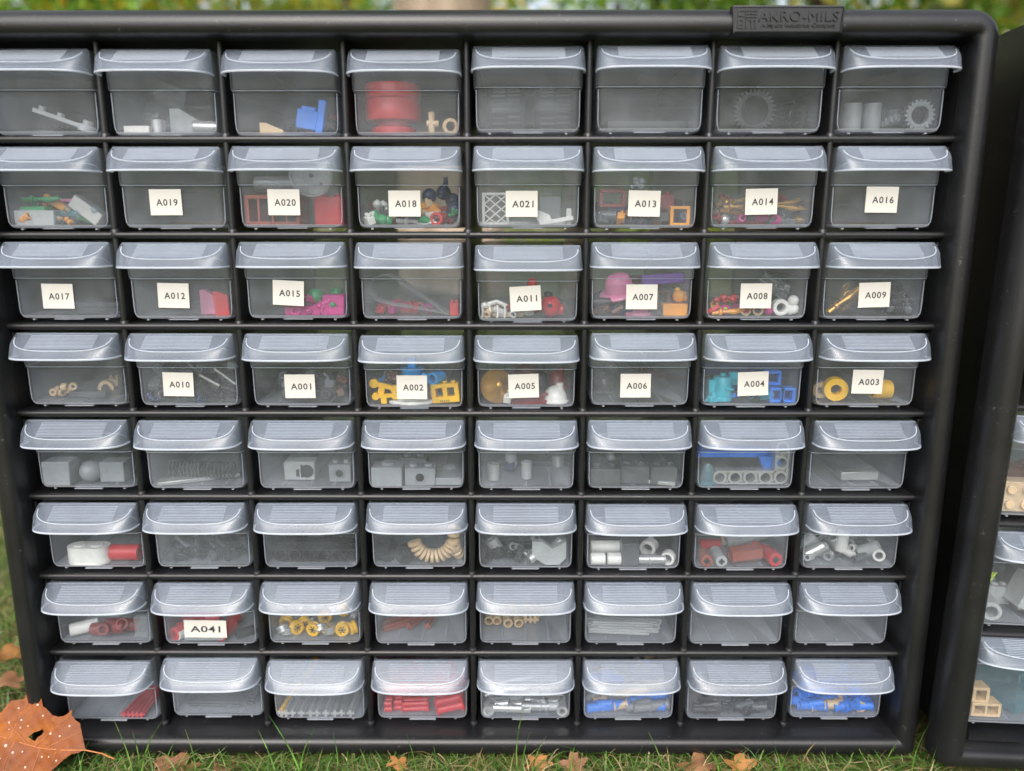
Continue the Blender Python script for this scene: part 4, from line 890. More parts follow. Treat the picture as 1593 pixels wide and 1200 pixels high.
# --- sixth row
def g_capsule(w, d, h):
    p = []
    for s_, a0 in ((1, -90), (-1, 90)):
        for i in range(9): a = R(a0 + 180 * i / 8); p.append((s_ * (w / 2 - d / 2) + d / 2 * math.cos(a), d / 2 * math.sin(a)))
    return MB().prism(p, 0, h, 'xy').cyl(d * .3, .9, 'z', (-w * .2, 0, h + .3)).cyl(d * .3, .9, 'z', (w * .2, 0, h + .3))
P(5, 0, g_capsule, (64, 30, 27), 'white', 140, 862, 'cream rounded block', dep=10, name='rounded_block')
P(5, 0, g_cyl_ if False else g_tube, (12.5, 45), 'red', 196, 863, 'bright red roller', dep=9, name='toy_roller')
clutter(5, 1, 14, 258, 372, 835, 876, ['black', 'dgray'], 21, 'small black part', (14, 40))
def g_beamN(p_): return g_beam(6, p_, p_ * .48, 6.4)
P(5, 2, g_beamN, (22.,), 'black', 500, 866, 'black beam with round holes', dep=10, name='toy_beam', cat='toy beam')
P(5, 2, g_beamN, (22.,), 'black', 470, 850, 'black beam behind the front one', dep=26, name='toy_beam', cat='toy beam')
clutter(5, 2, 6, 428, 540, 838, 850, ['black', 'dgray'], 22, 'small black part', (24, 50))
P(5, 3, g_hose, (27., 11., 190, 340), 'tan', 674, 855, 'curved tan ribbed hose', dep=12, name='ribbed_hose', cat='hose') if False else None
def g_hoseA(r_, t_): return g_hose(r_, t_, 196, 338, 11)
P(5, 3, g_hoseA, (30., 11.), 'tan', 674, 862, 'curved tan ribbed hose', dep=12, name='ribbed_hose', cat='hose')
def g_hoseB(r_, t_): return g_hose(r_, t_, 150, 240, 6)
P(5, 3, g_hoseB, (34., 10.), 'tan', 712, 846, 'shorter tan ribbed hose by the right wall', dep=30, rot=(0, 0, 70), name='ribbed_hose', cat='hose')
gear(5, 3, 18., 8., 16., 14, 'black', 600, 856, 'black gear wheel near the left wall', dep=18, rot=(0, 0, 60))
P(5, 3, g_ring, (15., 7., 16.), 'black', 630, 860, 'black ring next to the hose', dep=14, rot=(0, 0, -20), name='toy_ring')
P(5, 3, g_box, (110, 30, 20), 'dgray', 650, 838, 'dark grey block at the back', dep=50, name='toy_block')
P(5, 4, g_tube, (11, 26), 'silver', 770, 848, 'silver barrel near the left wall', dep=30, rot=(0, 60, 0), name='barrel')
P(5, 4, g_hexpanel, (52, 38), 'lgray', 854, 858, 'grey angular panel with a notch', dep=16, name='angular_plate')
P(5, 4, g_tube, (8, 24), 'silver', 832, 872, 'small silver tube on the floor', rot=(0, -30, 30), dep=12, name='toy_tube')
P(5, 4, g_tube, (9, 30), 'silver', 866, 850, 'silver tube leaning on the grey panel', rot=(0, -50, 0), dep=12, up=True, name='toy_tube')
clutter(5, 4, 10, 765, 850, 838, 868, ['black', 'dgray', 'mgray'], 23, 'dark small part', (16, 40))
P(5, 5, g_tube, (10.5, 47), 'white', 942, 851, 'thick white cylinder, the upper one', dep=16, up=True, name='toy_cylinder')
P(5, 5, g_tube, (9.5, 22), 'white', 930, 873, 'white half cylinder below, near the wall', dep=10, name='toy_cylinder')
P(5, 5, g_tube, (9.5, 21), 'white', 955, 873, 'white half cylinder below, near the middle', dep=10, name='toy_cylinder')
P(5, 5, g_box, (26, 30, 38), 'dgray', 979, 862, 'dark grey upright block', dep=14, name='toy_block')
P(5, 5, g_tube, (13, 24), 'white', 1010, 850, 'white tube turned sideways', rot=(0, 0, 65), dep=18, up=True, name='toy_tube')
P(5, 5, g_pin, (8, 48), 'silver', 1010, 871, 'pale bar with a dark middle', dep=9, name='connector')
P(5, 5, g_ring, (11., 6.5, 14.), 'white', 1045, 873, 'white ring near the right wall', dep=9, rot=(0, 0, -25), name='toy_ring')
P(5, 5, g_box, (120, 40, 26), 'black', 1000, 842, 'black block at the back', dep=46, name='toy_block')
P(5, 6, g_box, (34, 14, 13), 'red', 1104, 847, 'flat red block near the top', dep=24, up=True, name='toy_block')
P(5, 6, g_bush, (9.5, 30.), 'rust', 1096, 873, 'brown-red connector with a cross hole', dep=9, name='connector')
P(5, 6, g_bush, (9., 40.), 'lgray', 1117, 874, 'grey connector with a cross hole', dep=12, name='connector')
def g_hex(r_, l_): return MB().lathe([(r_ * .6, -l_ / 2), (r_, -l_ / 2), (r_, l_ / 2), (r_ * .6, l_ / 2)], 6, 'x', close=True)
P(5, 6, g_hex, (14., 48.), 'rust', 1158, 868, 'brown six-sided tube', dep=10, rot=(20, -4, 8), name='hex_tube')
P(5, 6, g_bush, (11., 34.), 'red', 1198, 873, 'bright red connector with a cross hole', dep=9, rot=(0, 0, 10), name='connector')
P(5, 6, g_bush, (9., 44.), 'red', 1208, 862, 'bright red connector leaning behind', dep=16, rot=(0, 0, 30), up=True, name='connector')
P(5, 6, g_tube, (9, 70), 'lgray', 1160, 849, 'long grey tube at the back', dep=30, rot=(0, -8, 10), up=True, name='toy_tube')
P(5, 6, g_box, (30, 14, 12), 'tan', 1135, 840, 'tan block at the back', dep=50, name='toy_block')
for i, (u, v, k_, cl) in enumerate(((1266, 868, g_tube, 'silver'), (1300, 852, g_tube, 'silver'), (1322, 868, g_tube, 'silver'), (1376, 870, g_tube, 'white'), (1340, 850, g_ring, 'black'), (1284, 860, g_ring, 'lgray'), (1350, 872, g_tube, 'lgray'), (1255, 850, g_tube, 'lgray'), (1365, 856, g_ring, 'dgray'), (1310, 842, g_tube, 'white'))):
    P(5, 7, k_, (9.5, 32.) if k_ is g_tube else (13., 6., 14.), cl, u, v, 'grey or dark connector piece', dep=10 + (i * 7) % 20, rot=(0, [-30, 60, 10, 6, 0, 20, 30, 50, 10, 80][i], i * 25), up=True, name='connector', group='mixed grey connectors in a sixth row drawer')
# --- seventh row
P(6, 0, g_tube, (10, 40), 'white', 130, 978, 'off-white tube', rot=(0, -4, 24), dep=10, name='toy_tube')
P(6, 0, g_tee, (10, 52), 'darkred', 168, 981, 'dark red cross connector in front', rot=(70, -6, 0), dep=10, name='connector')
P(6, 0, g_tee, (10, 50), 'darkred', 190, 972, 'dark red cross connector behind', rot=(60, 10, 20), dep=20, name='connector')
P(6, 0, g_box, (22, 10, 34), 'clear', 222, 974, 'clear plate standing by the right wall', dep=12, name='clear_plate')
P(6, 0, g_box, (60, 20, 12), 'clear', 180, 958, 'clear plate lying at the back', dep=40, name='clear_plate')
P(6, 1, g_bush, (10.5, 36.), 'red', 268, 989, 'red tube left of the sticker', dep=9, rot=(0, 0, -30), name='toy_tube', col2='darkred')
P(6, 1, g_bush, (9.5, 40.), 'red', 284, 972, 'red tube leaning behind', dep=20, rot=(0, 0, -40), name='toy_tube', col2='darkred')
P(6, 1, g_bush, (10., 34.), 'red', 353, 989, 'red tube right of the sticker', dep=9, rot=(0, 0, -14), name='toy_tube', col2='darkred')
P(6, 1, g_bush, (9., 40.), 'red', 358, 970, 'red tube behind the right one', dep=22, rot=(0, 0, -14), name='toy_tube', col2='darkred')
P(6, 1, g_tube, (9, 30), 'white', 287, 982, 'white tube partly hidden by the sticker', dep=12, rot=(0, 0, 60), name='toy_tube')
P(6, 1, g_tube, (9, 60), 'red', 315, 962, 'red tube above the sticker', dep=30, name='toy_tube')
P(6, 1, g_tube, (7, 30), 'black', 382, 984, 'black tube by the right wall', dep=12, rot=(0, 0, 40), name='toy_tube')
P(6, 1, g_tube, (7, 60), 'lgray', 320, 993, 'pale tube under the sticker', dep=10, name='toy_tube')
rr = random.Random(5)
hubs = [(435, 974, 0, 10), (462, 988, 60, -10), (489, 989, 20, 0), (474, 984, 40, 8), (513, 982, 80, 0), (533, 989, 10, 0), (549, 989, 70, 10), (506, 966, 30, 0), (535, 962, 10, 10)]
for i, (u, v, a, e_) in enumerate(hubs):
    P(6, 2, g_hub, (10.8, 11.), 'yellow', u, v, 'yellow grooved hub', rot=(e_ if i != 4 else 80, e_, a * (1 if i % 2 else -1) * .8), dep=[16, 9, 8, 14, 10, 8, 9, 22, 30][i], up=True, name='wheel_hub', cat='wheel hub', group='yellow hubs in a seventh row drawer')
for i, (u, v) in enumerate(((432, 990), (448, 989), (446, 962), (470, 964), (492, 966), (520, 968), (548, 966), (428, 962), (500, 990), (514, 995), (478, 956), (530, 955), (555, 976), (460, 972), (484, 974))):
    P(6, 2, g_hub, (10.8, 11.), 'silver', u, v, 'light grey grooved hub', rot=(rr.uniform(0, 90), rr.uniform(-20, 20), rr.uniform(0, 90)), dep=(9 if v > 985 else 14 + (985 - v) * .9), up=True, name='wheel_hub', cat='wheel hub', group='grey hubs in a seventh row drawer')
for i, (u, v, a) in enumerate(((618, 972, 30), (630, 967, 24), (650, 966, 60), (672, 963, 80), (612, 964, 34))):
    P(6, 3, g_axle, (48.,), 'rust', u, v, 'dull red cross-section rod', rot=(0, 0, a), dep=30 + 4 * i, name='axle_rod', group='dull red rods in a seventh row drawer')
for i, (u, v) in enumerate(((756, 975), (772, 972), (788, 977), (803, 979))):
    P(6, 4, g_tube, (7.6, 60.), 'tan', u, v, ['tan tube nearest the left wall', 'tan tube second from the left', 'tan tube third from the left', 'tan tube fourth from the left'][i], rot=(0, 0, 92 + i * 2), dep=30 if i < 2 else 27, fix=True, name='toy_tube')
for i, (u, v) in enumerate(((818, 976), (828, 968), (837, 974))):
    P(6, 4, g_axle, (52.,), 'tan', u, v, ['tan cross rod next to the tubes', 'tan cross rod in the middle of three', 'tan cross rod farthest right'][i], rot=(0, 0, 88 - i * 6), dep=31, fix=True, name='axle_rod', other=(4.6,))
for i in range(12):
    v = 997 - i * 2.9
    P(6, 5, g_axle, (float(94 + (i % 3) * 6),), 'lgray', 962 + (i % 4) * 5, v, 'long pale grey stick in the stack', rot=(0, 1.5 + .6 * (i % 5), (i % 5) * 1.5 - 2), dep=9 + (i % 3) * 3.4 + i * .4, up=True, name='grey_stick', cat='stick', group='long grey sticks in a seventh row drawer', other=(3.2,))
# --- bottom row
for i in range(5):
    P(7, 0, g_axle, (70.,), 'red', 216 + i * 5.5, 1106 - (i % 2) * 3, 'thin bright red rod', rot=(0, 0, 82 + i * 2), dep=16, name='axle_rod', group='red rods in the first bottom drawer', other=(3.6,))
for i in range(11):
    P(7, 1, g_axle, (82.,), 'dgray', 336 + i * 2.4, 1112 - i * 2.6, 'dark grey cross rod', rot=(0, .5 * (i % 3), (i % 4) * 1.2 - 2), dep=9 + (i % 4) * 3 + i * .3, up=True, other=(3.4,), name='axle_rod', group='dark grey rods in the second bottom drawer')
for i in range(11):
    if i == 1: continue
    P(7, 2, g_axle, (120.,), 'silver', 441 + i * 12.0, 1100, 'pale grey rod pointing to the front', rot=(0, 0, 86 + (i % 3) * 1.2), dep=26 if i < 8 else 30, name='axle_rod', group='pale grey rods in the third bottom drawer', other=(4.4,))
P(7, 2, g_axle, (150.,), 'yellow', 457, 1100, 'single yellow rod among the grey ones', rot=(0, 0, 84), dep=29, name='axle_rod', other=(4.6,))
for i in range(16):
    P(7, 2, g_axle, (80.,), 'dgray' if i % 3 else 'silver', 440 + (i * 37) % 120, 1034, 'dark grey rod at the back', rot=(0, (i * 7) % 30, 60 + (i * 31) % 50), dep=100, up=True, name='axle_rod', group='rods at the back of the third bottom drawer') if i < 7 else None
def g_ridged(w, d, h):
    mb = MB()
    for i in range(4): mb.tube(h * .26, h * .14, w, 'x', (0, (i % 2 - .5) * h * .5, h * .26 + (i // 2) * h * .5), 10)
    mb.box(-w * .48, -w * .42, -h * .5, h * .5, 0, h).box(w * .42, w * .48, -h * .5, h * .5, 0, h); return mb
for i, (u, v, w, h, a) in enumerate(((605, 1095, 12, 18, 0), (620, 1093, 12, 18, 0), (647, 1096, 42, 17, -3), (702, 1104, 44, 26, -14), (690, 1092, 46, 16, -4), (715, 1090, 22, 22, -10))):
    P(7, 3, g_ridged, (float(w), 10., float(h)), 'red', u, v, ['red ridged pin end nearest the left wall', 'red ridged pin end second from left', 'red ridged pin in the middle', 'large red ridged pin tilted at the right', 'red ridged pin behind the tilted one', 'red ridged pin by the right wall'][i],
      rot=(0, a, 0), dep=[26, 26, 24, 10, 22, 24][i], up=i in (4,), name='ridged_pin')
for i in range(10):
    P(7, 3, g_ridged, (40., 10., 22.), 'red', 595 + (i * 29) % 120, 1033 + (i % 2) * 6, 'red ridged pin piled at the back', rot=(0, (i * 23) % 40 - 20, (i * 50) % 90), dep=70 + (i % 3) * 12, up=True, name='ridged_pin', group='red pins piled at the back of the fourth bottom drawer')
P(7, 3, g_box, (120, 90, 50), 'red', 655, 1070, 'red block at the back', dep=80, name='toy_block') if False else None
for i, (u, v, l_, a, z) in enumerate(((790, 1114, 70, 2, 0), (840, 1104, 60, 5, 6), (770, 1100, 36, -10, 8), (862, 1110, 34, -3, 4), (820, 1096, 78, 6, 8), (785, 1094, 40, -4, 16), (850, 1092, 60, 3, 20), (800, 1082, 60, -5, 10), (860, 1080, 50, 12, 20))):
    P(7, 4, g_pin, (7.6, float(l_)), 'silver', u, v, 'light grey tube pin lying across', rot=(0, a, z), dep=9 + (1112 - v) * .75, up=i > 1, name='connector_pin', cat='pin', group='light grey pins in the fifth bottom drawer')
P(7, 4, g_ring, (9., 4., 20.), 'silver', 759, 1104, 'round pin end facing front by the left wall', dep=12, name='connector_pin', cat='pin')
P(7, 4, g_ring, (9., 4., 20.), 'silver', 874, 1107, 'round pin end facing front by the right wall', dep=9, name='connector_pin', cat='pin')
for i in range(7):
    P(7, 4, g_pin, (7.6, 40.), ['silver', 'dgray', 'mgray'][i % 3], 765 + i * 18, 1033, 'grey pin at the back', rot=(0, i * 13 % 40, i * 40), dep=80 + i * 4, up=True, name='connector_pin', cat='pin', group='grey pins at the back of the fifth bottom drawer')
for la, cl, u, v, l_, a, d_, up in (('blue pin lying in front', 'blue', 945, 1112, 66, -3, 9, False), ('grey pin lying in front', 'mgray', 1018, 1112, 56, -4, 9, False), ('tan pin tilted across the middle', 'tan', 972, 1098, 76, -13, 14, True),
                                ('blue pin at the right', 'blue', 1012, 1099, 64, -5, 13, True), ('grey pin near the left wall', 'mgray', 925, 1100, 40, -38, 14, True), ('tan pin under the lid edge', 'tan', 1015, 1083, 60, -4, 26, True),
                                ('blue pin behind the tan one', 'blue', 940, 1086, 60, 10, 32, True), ('grey pin at the back', 'mgray', 980, 1080, 60, 4, 40, True)):
    P(7, 5, g_pin, (8.2, float(l_)), cl, u, v, la, rot=(0, a, 6), dep=d_, up=up, name='connector_pin', cat='pin', col2='dgray')
for i in range(6):
    P(7, 5, g_pin, (8.2, 44.), ['blue', 'dgray', 'blue', 'black'][i % 4], 915 + i * 22, 1032, 'blue or dark pin at the back', rot=(0, i * 17 % 40, i * 35), dep=80 + i * 5, up=True, name='connector_pin', cat='pin', group='pins at the back of the sixth bottom drawer')
for i, (u, v, l_, a) in enumerate(((1098, 1106, 42, 2), (1140, 1104, 40, 8), (1185, 1108, 42, 0), (1185, 1096, 42, -2), (1105, 1092, 36, -30), (1150, 1090, 40, 16), (1130, 1096, 40, -8), (1115, 1112, 42, 3), (1160, 1112, 42, -4), (1195, 1084, 40, 10), (1120, 1084, 40, 0), (1145, 1078, 40, 14), (1090, 1088, 36, 60), (1172, 1086, 42, 5))):
    P(7, 6, g_pin, (6.8, float(l_)), 'black', u, v, 'black pin', rot=(0, a, i * 9), dep=9 + (1108 - v) * .8, up=i > 2, name='connector_pin', cat='pin', group='black pins in the seventh bottom drawer', col2='mgray')
bl = [(1262, 1115, 4), (1352, 1114, 6), (1290, 1100, -4), (1310, 1090, 20), (1365, 1104, 50), (1250, 1106, 20), (1285, 1078, 0), (1345, 1080, 10), (1262, 1074, 30), (1310, 1070, -12), (1243, 1102, -60), (1262, 1100, -10), (1290, 1094, 4), (1322, 1100, 8), (1345, 1108, 4), (1270, 1110, 4), (1250, 1090, 40), (1330, 1088, -6), (1300, 1086, 12), (1275, 1088, -16), (1352, 1096, 0), (1245, 1112, 12), (1325, 1112, -3)]
for i, (u, v, a) in enumerate(bl):
    P(7, 7, g_pin, (8.2, 42.), 'blue', u, v, 'blue pin in the heap', rot=(0, a, (i * 23) % 30), dep=8 + (1112 - v) * .7, up=True, name='connector_pin', cat='pin', group='blue pins in the last bottom drawer', col2='navy')
for la, u, v, rt_, d_ in (('tan pin lying in front', 1300, 1108, (0, -2, 0), 7), ('tan ring end near the left wall', 1241, 1078, (0, 0, 90), 22), ('tan ring end near the right wall', 1358, 1089, (0, 0, 75), 14), ('tan pin half under the lid', 1322, 1080, (0, 4, 10), 26)):
    P(7, 7, g_pin, (8.4, 52.), 'tan', u, v, la, rot=rt_, dep=d_, up=True, name='connector_pin', cat='pin', col2='gold')

for i in range(9):
    P(7, 3, g_ridged, (42., 10., 20.), 'red', (600, 650, 700, 622, 676, 712, 640, 690, 606)[i], 1096 - (i // 3) * 9, 'red ridged pin in the middle heap', rot=(0, (i * 31) % 24 - 12, (i * 40) % 50), dep=20 + (i // 3) * 9, up=True, name='ridged_pin', group='red pins heaped in the fourth bottom drawer')
for i in range(6):
    P(7, 5, g_pin, (8.2, 52.), ['blue', 'tan', 'mgray'][i % 3], 930 + i * 19, 1088 - (i % 3) * 5, 'blue, tan or grey pin deeper in the heap', rot=(0, (i * 23) % 30 - 12, i * 12), dep=34 + i * 4, up=True, name='connector_pin', cat='pin', group='pins deeper in the sixth bottom drawer', col2='dgray')
for i in range(12):
    P(5, 7, (g_tube, g_pin, g_ring)[i % 3], ((8., 30.), (7., 36.), (11., 5., 12.))[i % 3], ['silver', 'mgray', 'lgray', 'dgray'][i % 4], 1262 + (i * 41) % 118, 876 - (i % 4) * 9, 'grey connector deeper in the heap', rot=(0, (i * 37) % 60 - 30, i * 33), dep=16 + (i * 5) % 30, up=True, name='connector', group='grey connectors deeper in a sixth row drawer')
for i in range(10):
    P(1, 5, (g_tube, g_box)[i % 2], ((8., 26.), (24., 16., 12.))[i % 2], ['navy', 'darkred', 'dgray', 'black'][i % 4], 940 + (i * 37) % 120, 322 + (i % 3) * 9, 'dark or red piece behind the others', rot=(0, i * 20, i * 40), dep=22 + i * 2, up=True, name='toy_part', group='mixed pieces behind in drawer A013')
for i in range(9):
    P(2, 5, (g_blob, g_tube)[i % 2], ((26., 20.), (7., 26.))[i % 2], ['navy', 'black', 'orange', 'darkred'][i % 4], 930 + (i * 43) % 130, 460 + (i % 3) * 10, 'dark or orange piece behind the others', rot=(0, i * 20, i * 40), dep=20 + i * 2, up=True, name='toy_part', group='mixed pieces behind in drawer A007', other=((i,), ())[i % 2])
for i in range(8):
    P(1, 0, (g_box, g_tube)[i % 2], ((30., 12., 8.), (5., 34.))[i % 2], ['green', 'silver', 'orange', 'green'][i % 4], 40 + (i * 31) % 90, 330 + (i % 3) * 6, 'small green, orange or pale piece behind', rot=(0, i * 15, i * 30), dep=20 + i * 2, up=True, name='toy_part', group='small pieces behind in the first second row drawer')
for i in range(8):
    P(3, 4, (g_blob, g_tube)[i % 2], ((28., 22.), (8., 30.))[i % 2], ['brown', 'black', 'tan', 'darkred'][i % 4], 780 + (i * 43) % 95, 588 + (i % 3) * 12, 'brown or dark piece behind the hats', rot=(0, i * 20, i * 40), dep=28 + i * 2, up=True, name='toy_part', group='brown and dark pieces behind in drawer A005', other=((i,), ())[i % 2])
for i in range(8):
    P(3, 3, (g_blob, g_box)[i % 2], ((26., 20.), (26., 14., 12.))[i % 2], ['azure', 'yellow', 'brown', 'white'][i % 4], 590 + (i * 43) % 115, 590 + (i % 3) * 12, 'coloured piece behind the yellow ones', rot=(0, i * 20, i * 40), dep=26 + i * 2, up=True, name='toy_part', group='coloured pieces behind in drawer A002', other=((i,), ())[i % 2])

def pieces(r, c, n, u0, u1, v0, v1, cols, seed, what, d0=6, d1=20, k_=1.0):
    """a loose heap of small assorted pieces along the front of a drawer, low ones in front"""
    rr = random.Random(seed)
    for i in range(n):
        f_ = i / max(1, n - 1); g_ = rr.choice((g_brick, g_tube, g_box, g_blob, g_pin, g_ring))
        dims = {'g_brick': (20., 12., 12.), 'g_tube': (6., 22.), 'g_box': (22., 10., 7.), 'g_blob': (24., 15.), 'g_pin': (5.5, 26.), 'g_ring': (8., 4., 8.)}[g_.__name__]
        P(r, c, g_, tuple(d * k_ for d in dims), rr.choice(cols), u0 + (u1 - u0) * ((i * .618) % 1), v1 + (v0 - v1) * f_, what, dep=d0 + (d1 - d0) * f_, rot=(rr.uniform(-25, 25), rr.uniform(-35, 35), rr.uniform(0, 180)), up=True,
          name='toy_part', group=what + ' ' + where[r, c], other=(i,) if g_ is g_blob else ())
pieces(1, 3, 16, 572, 716, 318, 347, ['green', 'tan', 'navy', 'white', 'darkred', 'orange', 'dgray'], 31, 'small mixed coloured piece')
pieces(1, 5, 14, 930, 1082, 322, 347, ['navy', 'dgray', 'darkred', 'black', 'orange', 'brown'], 32, 'small dark or red piece')
pieces(1, 6, 14, 1118, 1262, 318, 348, ['gold', 'darkred', 'dgray', 'gold', 'magenta'], 33, 'small gold or dark red piece')
pieces(1, 0, 8, 26, 150, 330, 348, ['green', 'teal', 'orange', 'lgray'], 34, 'small green or teal piece')
pieces(2, 5, 14, 926, 1075, 462, 488, ['black', 'navy', 'brown', 'dgray', 'purple'], 35, 'small dark piece')
pieces(2, 6, 8, 1105, 1200, 470, 488, ['red', 'lime', 'orange', 'magenta'], 36, 'small bright piece')
pieces(2, 3, 8, 592, 680, 474, 488, ['red', 'magenta'], 37, 'small red or magenta piece', 14, 26)
pieces(2, 2, 8, 460, 532, 466, 488, ['magenta', 'magenta', 'green'], 38, 'small magenta piece', 5, 9)
pieces(2, 4, 6, 760, 830, 476, 490, ['white', 'tan', 'red'], 39, 'small pale or red piece', 8, 16)
pieces(2, 7, 12, 1380, 1445, 452, 484, ['black', 'black', 'dgray'], 40, 'small black piece')
pieces(3, 1, 18, 218, 365, 585, 624, ['black', 'black', 'navy', 'dgray'], 41, 'small black clip piece', 5, 14)
pieces(3, 2, 12, 445, 545, 592, 622, ['dgray', 'black', 'brown'], 42, 'small dark toy piece', 12, 30)
pieces(3, 4, 8, 790, 885, 608, 628, ['darkred', 'brown', 'white', 'black'], 43, 'small brown or dark piece', 6, 14)
pieces(3, 6, 8, 1105, 1245, 600, 624, ['teal', 'blue', 'navy', 'blue'], 44, 'small blue piece', 7, 18)
pieces(4, 5, 12, 925, 1050, 728, 750, ['black', 'dgray'], 45, 'small black connector', 8, 18)
pieces(5, 1, 14, 255, 378, 848, 878, ['black', 'black', 'dgray'], 46, 'small black toy piece', 6, 18)
pieces(5, 4, 10, 756, 840, 850, 880, ['black', 'dgray', 'silver'], 47, 'small dark or silver piece', 7, 18)
pieces(5, 7, 10, 1258, 1385, 858, 880, ['silver', 'dgray', 'lgray', 'white'], 48, 'small grey toy piece', 7, 18)
for r_, c_, u0, u1, cols, what in ((7, 7, 1240, 1365, ['blue', 'blue', 'tan', 'blue'], 'blue or tan pin low in the heap'), (7, 5, 915, 1045, ['blue', 'mgray', 'tan'], 'blue, grey or tan pin low in the heap'), (7, 6, 1080, 1200, ['black', 'dgray'], 'black pin low in the heap'), (7, 4, 755, 880, ['silver', 'lgray'], 'light grey pin low in the heap')):
    for i in range(10):
        P(r_, c_, g_pin, (7.4, 40.), cols[i % len(cols)], u0 + 18 + (u1 - u0 - 36) * ((i * .618) % 1), 1116 - (i // 4) * 9, what, rot=(0, (i * 29) % 26 - 13, (i * 17) % 24 - 8), dep=6 + (i // 4) * 5, up=True, name='connector_pin', cat='pin', group=what + ' ' + where[r_, c_], col2='navy' if cols[i % len(cols)] == 'blue' else 'mgray')

# ------------------------------------------------------------------ second cabinet, at the right edge
LP = PZ * 4 / 3
rowsB = [0, -PZ, -2 * PZ, -3 * PZ, -4 * PZ, -4 * PZ - LP, -4 * PZ - 2 * LP, -8 * PZ]
colsB = [((c - 4) * PX, -1.05, -4 * PZ) for c in range(1, 8)] + [((c * 2 - 4) * PX, -4 * PZ, -8 * PZ) for c in range(1, 4)]
# the lower left inner corner of its frame and its lean were measured in the photo
ROT2 = Euler((R(-.9), R(1.9), R(-1.2))); corner = at(1503, 1171, -31)
loc2 = W(*corner) - ROT2.to_matrix() @ (Vector((-HX, -11, -8 * PZ - .1 + GZ)) * .001)
cabB, _ = cabinet('black cabinet with larger drawers, partly out of view beside the big one', rowsB, colsB, loc2, ROT2)
bpy.context.view_layer.update()
MBw = cabB.matrix_world.copy()
tubL = tub_mesh(54.8, 53.5, 36.0, 132, 'tub'); ridL = ridge_mesh(54.8); edgeGlintL = edge_glint_mesh(54.8, 53.5, 36.0)
hanL, beadGlintL = handle_mesh(56.0); ribL = rib_mesh(44)
binsB = []
for i in range(3):
    z = -4 * PZ - i * LP - LP + 3.6 + (3.5 if i == 2 else 0)
    x = -3 * PX
    Mx = MBw @ Matrix.Translation((x * .001, .004, (z + GZ) * .001))
    rt = empty('storage_bin', Mx.translation, Mx.to_euler())
    tag(rt, ['large frosted drawer with tan stud bricks, uppermost in the second cabinet', 'large frosted drawer with grey and lime pieces, middle of the second cabinet', 'large frosted drawer with tan frames, lowest in the second cabinet'][i], 'drawer', 'large frosted drawers of the second cabinet')
    link('tub', tubL, (M['tub'], M['floor']), rt); link('floor_ridges', ridL, M['ribs'], rt); link('wall_edges_and_glints', edgeGlintL, M['ribs'], rt)
    dz = 53.5 - 38.6
    h_ = link('handle', hanL, M['handle'], rt, (0, 0, dz * .001)); link('rim_bead_and_highlight', beadGlintL, M['bead'], h_); link('grip_ribs', ribL, M['ribs'], h_)
    binsB.append((rt, Mx))
def PB(i, kind, dims, col, x, y, label, rot=(0, 0, 0), zup=0.0, name='toy_part', cat='toy part', group=None, col2='black'):
    mb = kind(*dims); me = mb.mesh(name, 40); me.materials.append(plastic(col))
    if max(mb.m) > 0: me.materials.append(plastic(col2))
    E_ = Euler([R(a) for a in rot]); zl = min((E_.to_matrix() @ Vector(p)).z for p in mb.v)
    Mx = binsB[i][1] @ Matrix.Translation((x * .001, y * .001, (1.8 - zl + zup) * .001)) @ E_.to_matrix().to_4x4()
    o = link(name, me, None, None, Mx.translation, Mx.to_euler()); tag(o, label, cat, group); return o
PB(0, g_brick, (16, 16, 9.6, 2, 2), 'tan', -43, 12, 'tan stud brick standing on end in the second cabinet', rot=(90, 0, 0), name='toy_brick')
PB(0, g_brick, (16, 16, 9.6, 2, 2), 'tan', -25, 14, 'tan stud brick lying flat in the second cabinet', rot=(70, 0, 20), name='toy_brick')
PB(0, g_brick, (32, 16, 9.6, 4, 2), 'brown', -34, 30, 'brown long stud brick in the second cabinet', name='toy_brick', zup=8)
PB(1, g_frame, (18, 14, 18, 2.4), 'lgray', -22, 14, 'pale grey open frame in the second cabinet', name='open_square', rot=(0, 20, 0))
PB(1, g_tube, (5, 16), 'lgray', -44, 10, 'grey tube in the middle drawer of the second cabinet', rot=(0, 0, 70), name='toy_tube')
PB(1, g_brick, (24, 16, 10, 3, 2), 'lgray', -38, 26, 'grey stud brick in the second cabinet', name='toy_brick', rot=(0, 10, 20))
PB(1, g_claw, (20,), 'lime', -44, 16, 'lime green claw in the second cabinet', rot=(0, -30, 20), zup=9, name='toy_claw')
PB(1, g_box, (12, 10, 20), 'orange', -46, 34, 'orange block in the second cabinet', zup=8, name='toy_block')
PB(1, g_wedge, (24, 16, 22), 'silver', -12, 24, 'pale slope brick in the second cabinet', name='slope_brick')
PB(2, g_frame, (16, 8, 8, 1.6, 1), 'tan', -40, 8, 'tan open frame lying flat in the lowest drawer', name='open_square')
PB(2, g_frame, (9, 8, 9, 1.6, 0), 'tan', -44, 8, 'tan square frame standing on the flat one', zup=8.2, name='open_square')
PB(2, g_box, (26, 26, 22), 'azure', -16, 24, 'pale blue block in the lowest drawer of the second cabinet', name='toy_block', rot=(0, 0, 18)) if False else PB(2, g_box, (26, 26, 24), 'clearteal', -14, 24, 'pale blue see-through block in the lowest drawer', name='toy_block', rot=(0, 0, 18))
PB(2, g_brick, (24, 16, 16, 3, 2), 'navy', 12, 20, 'dark blue brick in the lowest drawer', name='toy_brick')
